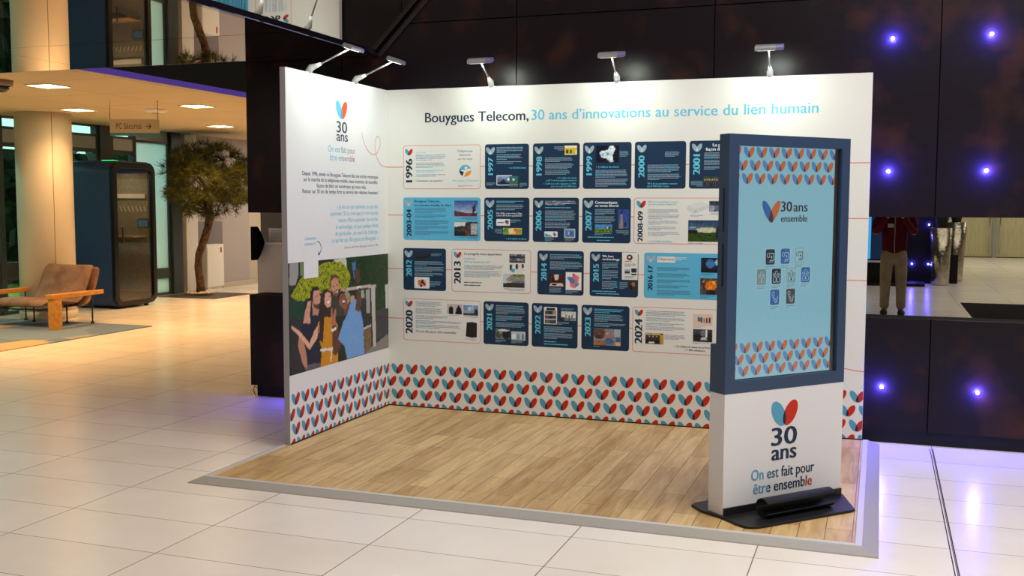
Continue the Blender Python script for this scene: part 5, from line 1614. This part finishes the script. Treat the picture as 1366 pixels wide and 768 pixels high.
while len(tufts) < 540:
    p = Vector((rd.uniform(-1, 1), rd.uniform(-1, 1), rd.uniform(-1, 1)))
    r = p.length
    if r > 1 or r < 0.35:
        continue
    if p.z < -0.55 and rd.random() < 0.6:
        continue
    dens = math.sin(p.x*5+1)*math.sin(p.y*4.3)*math.sin(p.z*5.1+2)
    if dens < -0.22:
        continue
    w_ = cen+Vector((p.x*0.86, p.y*0.86, p.z*0.66))
    if w_.x > -8.06 and w_.z < 2.68:
        tufts.append(w_)
for c in tufts:
    out = (c-cen).normalized()
    for q in range(34):
        d = (Vector((rd.gauss(0, 1), rd.gauss(0, 1), rd.gauss(0, 1))).normalized()+out*0.55+Vector((0, 0, 0.15))).normalized()
        ln = rd.uniform(0.09, 0.17); w = 0.0052
        s = d.orthogonal().normalized()
        s.rotate(Matrix.Rotation(rd.uniform(0, PI), 3, d))
        m.add([c-s*w, c+s*w, c+d*ln+s*w*0.3, c+d*ln-s*w*0.3], [(0, 1, 2, 3)], M_NEED)
fo = m.build('needle_foliage', tr, TO); fo['kind'] = 'stuff'
pt = thing('tree_grate', (-7.68, 8.1, 0), 'dark square grate set flush in the floor around the pine trunk', 'tree grate')
m = MB(); m.box((-8.18, 7.5, 0.0005), (-6.98, 8.7, 0.003), mat('grate_grey', (64, 64, 60), 0.5)); m.build('plate', pt, (-7.68, 8.1, 0))
m = MB()
for q in range(70):
    a = rd.uniform(0, 2*PI); r = rd.uniform(0.07, 0.24)
    m.ball((-7.72+r*math.cos(a), 8.15+r*math.sin(a), 0.042), (rd.uniform(.02, .04), rd.uniform(.02, .04), rd.uniform(.012, .03)), mat('pebble', (200, 188, 166), 0.8), 7, 5)
pb = m.build('pebbles', tr, TO); pb['kind'] = 'stuff'

# white cabinet on the wall
cb = thing('wall_cabinet', (-8.2, 9.1, 0), 'slim white cabinet with a small red mark behind the pine trunk', 'cabinet')
BO = (-8.2, 9.1, 0)
m = MB(); m.box((-8.274, 8.86, 0.05), (-8.10, 9.40, 0.86), M_WHITEW); m.build('body', cb, BO, bevel=0.006)
m = MB(); m.box((-8.0995, 8.875, 0.07), (-8.09, 9.385, 0.845), mat('cabinet_door_white', (240, 238, 234), 0.5)); dr = m.build('door', cb, BO, bevel=0.003)
m = MB(); m.box((-8.0899, 9.28, 0.70), (-8.086, 9.32, 0.80), M_RED); m.build('red_mark', dr, BO)
m = MB(); m.box((-8.26, 8.90, 0.0), (-8.12, 9.36, 0.05), M_WHITEW); m.build('plinth', cb, BO)

# ================================================================ BEHIND THE SLOT, NEAR THE LOUNGE
ct = thing('counter', (-0.7, 0.85, 0), 'pale counter seen through the slot at the steel partition\u2019s free end', 'counter')
KO2 = (-0.7, 0.85, 0)
M_CNT = mat('counter_grey_white', (206, 200, 196), 0.5)
m = MB(); m.box((-1.545, 0.52, 0.06), (0.2, 1.05, 1.265), M_CNT); m.build('body', ct, KO2)
m = MB(); m.box((-1.555, 0.50, 1.265), (0.22, 1.07, 1.295), M_CNT); m.build('countertop', ct, KO2, bevel=0.004)
m = MB(); m.box((-1.52, 0.56, 0.0), (0.18, 1.02, 0.06), M_BLACK); m.build('plinth', ct, KO2)
scn = MB(); scn.box((-1.98, 1.25, 0.0), (0.6, 1.32, 2.6), mat('grey_screen_wall', (112, 110, 114), 0.6)); struct('wall_counter', scn)
t = thing('paper_stand', (-1.40, 0.62, 1.295), 'small white notice in a clear stand on the pale counter', 'notice stand')
m = MB(); m.box((-0.085, -0.005, 0.0), (0.085, 0.005, 0.118), M_PRINT); m.build('sheet', t)
m = MB(); m.box((-0.09, -0.03, 0.0), (0.09, 0.03, 0.004), M_GREYW); m.build('foot', t)
m = MB(); greek(m, lambda u, v, n: (u, -0.005-n, v), -0.06, 0.10, 0.06, 0.02, 7, 0.0006, M_NAVYTL, 3); m.build('print', t)
jk = MB()
pr = [(-1.525, 1.13), (-1.50, 1.16), (-1.462, 1.24), (-1.448, 1.29), (-1.462, 1.335), (-1.49, 1.39), (-1.515, 1.43), (-1.535, 1.43), (-1.535, 1.14)]
jk.prism(pr, lambda u, v, n: (u, 0.40+n, v), 0.0, 0.095, mat('black_cloth', (10, 10, 12), 0.9, spec=0.1))
jo = jk.build('jacket', None, (-1.53, 0.45, 1.1), bevel=0.02); tag(jo, 'black cloth draped over the end of the pale counter', 'jacket')
m = MB(); m.tube([(-1.30, 0.085, 0.008), (-1.315, 0.075, 0.05), (-1.30, 0.08, 0.09), (-1.275, 0.085, 0.06), (-1.27, 0.09, 0.008)], 0.004, M_BLACK, 6)
co = m.build('cable_loop', None, (-1.3, 0.08, 0)); tag(co, 'thin black cable loop at the foot of the steel partition', 'cable')

# ================================================================ REAR HALL THROUGH THE LONG SLOT
mt = MB(); M_MAT = mat('charcoal_ribbed_mat', (54, 52, 56), 0.95, spec=0.1)
mt.box((4.98, 8.0, 0.0005), (9.5, 11.46, 0.008), M_MAT)
for q in range(60):
    mt.box((4.99, 8.02+q*0.057, 0.008), (9.49, 8.045+q*0.057, 0.012), M_MAT)
mo = mt.build('entrance_mat', None, (7, 9.7, 0)); tag(mo, 'large charcoal ribbed entrance mat on the floor beyond the slot', 'mat')

sb = MB(); sb.box((2.4, 15.85, 0), (4.78, 16.1, 6.0), M_BLACK); struct('wall_rear_black', sb)
st = thing('display_stand', (3.6, 15.2, 0), 'black display stand with lit blue screens behind the standing person', 'display stand')
DO = (3.6, 15.2, 0)
m = MB(); m.box((2.9, 14.9, 0.0), (4.55, 15.7, 0.06), M_BLACK); m.build('step', st, DO)
m = MB(); m.box((3.0, 15.2, 0.06), (4.18, 15.6, 0.46), M_BLACK); m.build('plinth', st, DO)
m = MB(); m.box((2.96, 15.14, 0.46), (4.22, 15.66, 0.49), mat('white_shelf_top', (214, 210, 226), 0.4)); m.build('top', st, DO)
m = MB(); m.box((3.35, 15.36, 0.49), (4.20, 15.44, 2.1), M_PB); m.build('screen_body', st, DO)
for a, b in ((3.37, 3.50), (4.06, 4.19)):
    m = MB(); m.box((a, 15.355, 0.52), (b, 15.36, 2.05), mat('blue_screen_glow', (10, 20, 40), 0.3, emit=(70, 170, 235), es=0.9)); m.build('lit_screen', st, DO)
m = MB(); m.box((3.50, 15.352, 0.52), (4.06, 15.36, 2.05), mat('dark_screen_glow', (8, 10, 16), 0.2, emit=(24, 44, 74), es=0.6)); m.build('dark_screen', st, DO)
G2 = 'blue LED studs on the black rear wall'
led((4.31, 15.85, 1.27), 'upper blue LED stud on the black rear wall beside the person', G2, 6)
led((4.32, 15.85, 0.41), 'lower blue LED stud on the black rear wall beside the person', G2, 6)
led((4.63, 15.85, 1.23), 'upper blue LED stud on the black rear wall next to the silver planter', G2, 3)
led((4.64, 15.85, 0.41), 'lower blue LED stud on the black rear wall next to the silver planter', G2, 3)

M_HAM = noise_col(mat('hammered_silver', (186, 178, 160), 0.22, metal=0.9), (150, 142, 122), (206, 200, 184), 4, 4, 0.35, 0.65, bump=0.6, bscale=16)
M_LEAF = mat('dark_leaf', (22, 34, 20), 0.5)


def planter(x, y, h, label, seed):
    t = thing('planter', (x, y, 0), label, 'planter', 'tall silver planters beyond the slot')
    m = MB(); m.lathe([(0.15, 0.0), (0.165, 0.02), (0.215, h), (0.195, h), (0.18, h-0.08)], (0, 0, 0), M_HAM, 28); m.build('pot', t)
    m = MB(); m.lathe([(0.0, h-0.075), (0.185, h-0.08)], (0, 0, 0), M_BARK, 20); m.build('soil', t)
    rd = random.Random(seed); m = MB()
    for q in range(46):
        a = rd.uniform(0, 2*PI); ln = rd.uniform(0.3, 0.75); sp = rd.uniform(0.03, 0.13)
        p0 = Vector((0.08*math.cos(a), 0.08*math.sin(a), h-0.08)); p1 = p0+Vector((sp*0.5*math.cos(a), sp*0.5*math.sin(a), ln*0.7)); p2 = p0+Vector((sp*1.3*math.cos(a), sp*1.3*math.sin(a), ln))
        s = Vector((-math.sin(a), math.cos(a), 0))*0.022
        m.add([p0-s*0.4, p0+s*0.4, p1-s, p1+s, p2], [(0, 1, 3, 2), (2, 3, 4)], M_LEAF)
    m.build('leaves', t)


planter(4.856, 15.55, 1.17, 'wide silver planter with dark leaves beside the black rear wall', 4)
planter(5.22, 16.95, 1.27, 'silver planter half hidden behind the wider one, near the pale doors', 9)
t = thing('waste_bin', (5.152, 16.16, 0), 'slim black bin standing between the two silver planters', 'bin')
m = MB(); m.box((-0.075, -0.09, 0.0), (0.075, 0.09, 0.56), M_BLACK); m.build('body', t, bevel=0.01)
m = MB(); m.box((-0.08, -0.095, 0.56), (0.08, 0.095, 0.60), M_BLACK); m.build('lid', t, bevel=0.008)


# ---- the person beyond the slot ------------------------------------------------------
def skin(name, parent, org, verts, edges, radii, mm, sub=2, root=0):
    me = bpy.data.meshes.new(name)
    me.from_pydata([Vector(v) for v in verts], edges, [])
    me.update()
    o = bpy.data.objects.new(name, me); COL.objects.link(o)
    s = o.modifiers.new('skin', 'SKIN'); s.use_smooth_shade = True
    b = o.modifiers.new('sub', 'SUBSURF'); b.levels = sub; b.render_levels = sub
    for i, r in enumerate(radii):
        r = r if isinstance(r, tuple) else (r, r)
        me.skin_vertices[0].data[i].radius = r
        me.skin_vertices[0].data[i].use_root = (i == root)
    dg = bpy.context.evaluated_depsgraph_get()
    me2 = bpy.data.meshes.new_from_object(o.evaluated_get(dg))
    bpy.data.objects.remove(o); bpy.data.meshes.remove(me)
    return me2


def join_meshes(name, parent, parts, mats, bevel=0):
    q = MB()
    for me, m in parts:
        q.add([tuple(v.co) for v in me.vertices], [list(p.vertices) for p in me.polygons], m, True)
    return q.build(name, parent)


PE = (3.88, 8.92, 0)
pe = thing('person', PE, 'person in a dark red zipped jacket and khaki trousers standing beyond the slot', 'person')
M_SKIN = mat('skin', (196, 146, 118), 0.55)
M_KHA = noise_col(mat('khaki_cotton', (172, 158, 138), 0.85, spec=0.2), (164, 150, 130), (184, 170, 150), 9, 4)
M_JKT = noise_col(mat('dark_red_jacket', (98, 18, 34), 0.75, spec=0.2), (84, 12, 34), (106, 20, 44), 9, 4)
M_HAIR = mat('dark_hair', (36, 26, 20), 0.6)
M_SHOE = mat('dark_shoe', (40, 42, 48), 0.6)
# body: pelvis, spine, neck, head, arms (hands together before the chest), legs
bv = [(0, 0, 0.95), (0, 0, 1.10), (0, 0.0, 1.28), (0, 0.005, 1.42), (0, 0.0, 1.50), (0, -0.015, 1.56), (0, -0.03, 1.64), (0, -0.03, 1.72)]
be = [(i, i+1) for i in range(7)]
br = [(0.15, 0.11), (0.14, 0.10), (0.16, 0.11), (0.14, 0.09), (0.055, 0.055), (0.062, 0.07), (0.074, 0.092), (0.060, 0.075)]
for s in (-1, 1):
    k = len(bv)
    bv += [(s*0.18, 0.005, 1.42), (s*0.245, 0.02, 1.27), (s*0.255, -0.02, 1.16), (s*0.17, -0.17, 1.28), (s*0.085, -0.25, 1.43)]
    be += [(3, k), (k, k+1), (k+1, k+2), (k+2, k+3), (k+3, k+4)]
    br += [0.060, 0.050, 0.043, 0.038, 0.028]
    k = len(bv)
    bv += [(s*0.085, 0, 0.86), (s*0.10, -0.01, 0.48), (s*0.105, 0.01, 0.10), (s*0.115, -0.09, 0.045)]
    be += [(0, k), (k, k+1), (k+1, k+2), (k+2, k+3)]
    br += [0.085, 0.058, 0.040, 0.036]
body = skin('body', pe, PE, bv, be, br, M_SKIN)
parts = [(body, M_SKIN)]
hq = MB()
for v in body.vertices:
    pass
q = MB(); q.add([tuple(v.co) for v in body.vertices], [list(p.vertices) for p in body.polygons], M_SKIN, True)
for s in (-1, 1):      # palms and five separate fingers, lightly clasped
    c = Vector((s*0.055, -0.275, 1.465))
    q.ball(c, (0.030, 0.040, 0.042), M_SKIN, 10, 7)
    for f in range(4):
        z = 0.028-0.019*f; ln = (0.9, 1.0, 0.95, 0.75)[f]
        q.tube([c+Vector((-s*0.008, -0.022, z)), c+Vector((-s*0.030*ln, -0.046*ln, z*0.95)), c+Vector((-s*0.060*ln, -0.050*ln, z*0.9-0.004)), c+Vector((-s*0.078*ln, -0.038*ln, z*0.85-0.008))], [0.0095, 0.009, 0.008, 0.006], M_SKIN, 8)
    q.tube([c+Vector((-s*0.01, 0.005, 0.034)), c+Vector((-s*0.03, -0.012, 0.056)), c+Vector((-s*0.046, -0.026, 0.058))], [0.011, 0.010, 0.008], M_SKIN, 8)
hc = Vector((0, -0.035, 1.645))
q.ball(hc, (0.076, 0.096, 0.112), M_SKIN, 18, 14)
q.tube([hc+Vector((0, -0.090, 0.020)), hc+Vector((0, -0.108, -0.012)), hc+Vector((0, -0.100, -0.022))], [0.010, 0.015, 0.010], M_SKIN, 8)
for s in (-1, 1):
    q.ball(hc+Vector((s*0.078, 0.008, -0.005)), (0.010, 0.020, 0.031), M_SKIN, 8, 6)
    q.ball(hc+Vector((s*0.030, -0.084, 0.014)), (0.014, 0.010, 0.008), mat('eye_white', (230, 226, 220), 0.3), 8, 6)
    q.ball(hc+Vector((s*0.030, -0.092, 0.014)), (0.006, 0.005, 0.006), M_HAIR, 8, 6)
    q.tube([hc+Vector((s*0.014, -0.090, 0.034)), hc+Vector((s*0.046, -0.080, 0.034))], 0.004, M_HAIR, 6)
q.tube([hc+Vector((-0.026, -0.084, -0.048)), hc+Vector((0, -0.094, -0.050)), hc+Vector((0.026, -0.084, -0.048))], [0.003, 0.006, 0.003], mat('lips', (150, 84, 76), 0.5), 6)
q.build('body', pe)
hr = MB(); hr.ball(hc+Vector((0, 0.018, 0.030)), (0.083, 0.098, 0.096), M_HAIR, 18, 12); hr.build('hair', pe)
# jacket
jv = [(0, 0, 0.76), (0, 0, 1.06), (0, 0, 1.27), (0, 0.005, 1.41), (0, 0.0, 1.475)]
je = [(i, i+1) for i in range(4)]
jr = [(0.188, 0.135), (0.180, 0.130), (0.195, 0.135), (0.165, 0.11), (0.072, 0.072)]
for s in (-1, 1):
    k = len(jv)
    jv += [(s*0.19, 0.005, 1.415), (s*0.25, 0.02, 1.27), (s*0.26, -0.02, 1.165), (s*0.17, -0.17, 1.285), (s*0.105, -0.235, 1.41)]
    je += [(3, k), (k, k+1), (k+1, k+2), (k+2, k+3), (k+3, k+4)]
    jr += [0.077, 0.067, 0.060, 0.052, 0.044]
jm = skin('jacket', pe, PE, jv, je, jr, M_JKT)
q = MB(); q.add([tuple(v.co) for v in jm.vertices], [list(p.vertices) for p in jm.polygons], M_JKT, True)
jk = q.build('jacket', pe)
q = MB(); q.tube([(0.005, -0.148, 0.86), (0.0, -0.146, 1.0), (0.0, -0.145, 1.15), (0.0, -0.152, 1.28), (0.0, -0.135, 1.42)], 0.0055, mat('zip_silver', (170, 160, 160), 0.4), 6); q.build('zip', jk)
q = MB(); q.box((-0.095, -0.162, 1.245), (-0.015, -0.156, 1.300), mat('badge_white', (210, 208, 214), 0.4)); bg = q.build('badge', pe)
q = MB(); q.tube([(-0.055, -0.158, 1.30), (-0.05, -0.152, 1.38), (-0.045, -0.115, 1.47), (0, 0.05, 1.515), (0.05, -0.08, 1.48), (-0.05, -0.152, 1.36)], 0.004, M_HAIR, 6); q.build('lanyard', pe)
# trousers
tv = [(0, 0, 1.0), (0, 0, 0.90)]; te = [(0, 1)]; trd = [(0.160, 0.12), (0.165, 0.12)]
for s in (-1, 1):
    k = len(tv)
    tv += [(s*0.090, 0, 0.80), (s*0.098, -0.005, 0.62), (s*0.105, -0.012, 0.46), (s*0.108, 0.0, 0.25), (s*0.110, 0.008, 0.085)]
    te += [(1, k), (k, k+1), (k+1, k+2), (k+2, k+3), (k+3, k+4)]
    trd += [0.105, 0.092, 0.078, 0.070, 0.068]
tm = skin('trousers', pe, PE, tv, te, trd, M_KHA)
q = MB(); q.add([tuple(v.co) for v in tm.vertices], [list(p.vertices) for p in tm.polygons], M_KHA, True); q.build('trousers', pe)
for s in (-1, 1):
    q = MB(); q.ball((s*0.115, -0.05, 0.045), (0.050, 0.135, 0.055), M_SHOE, 14, 10)
    q.box((s*0.115-0.045, -0.165, 0.0), (s*0.115+0.045, 0.075, 0.022), M_SHOE); q.build('shoe', pe)
pe.scale = (1.05, 1.0, 1.05)
bpy.context.view_layer.update()
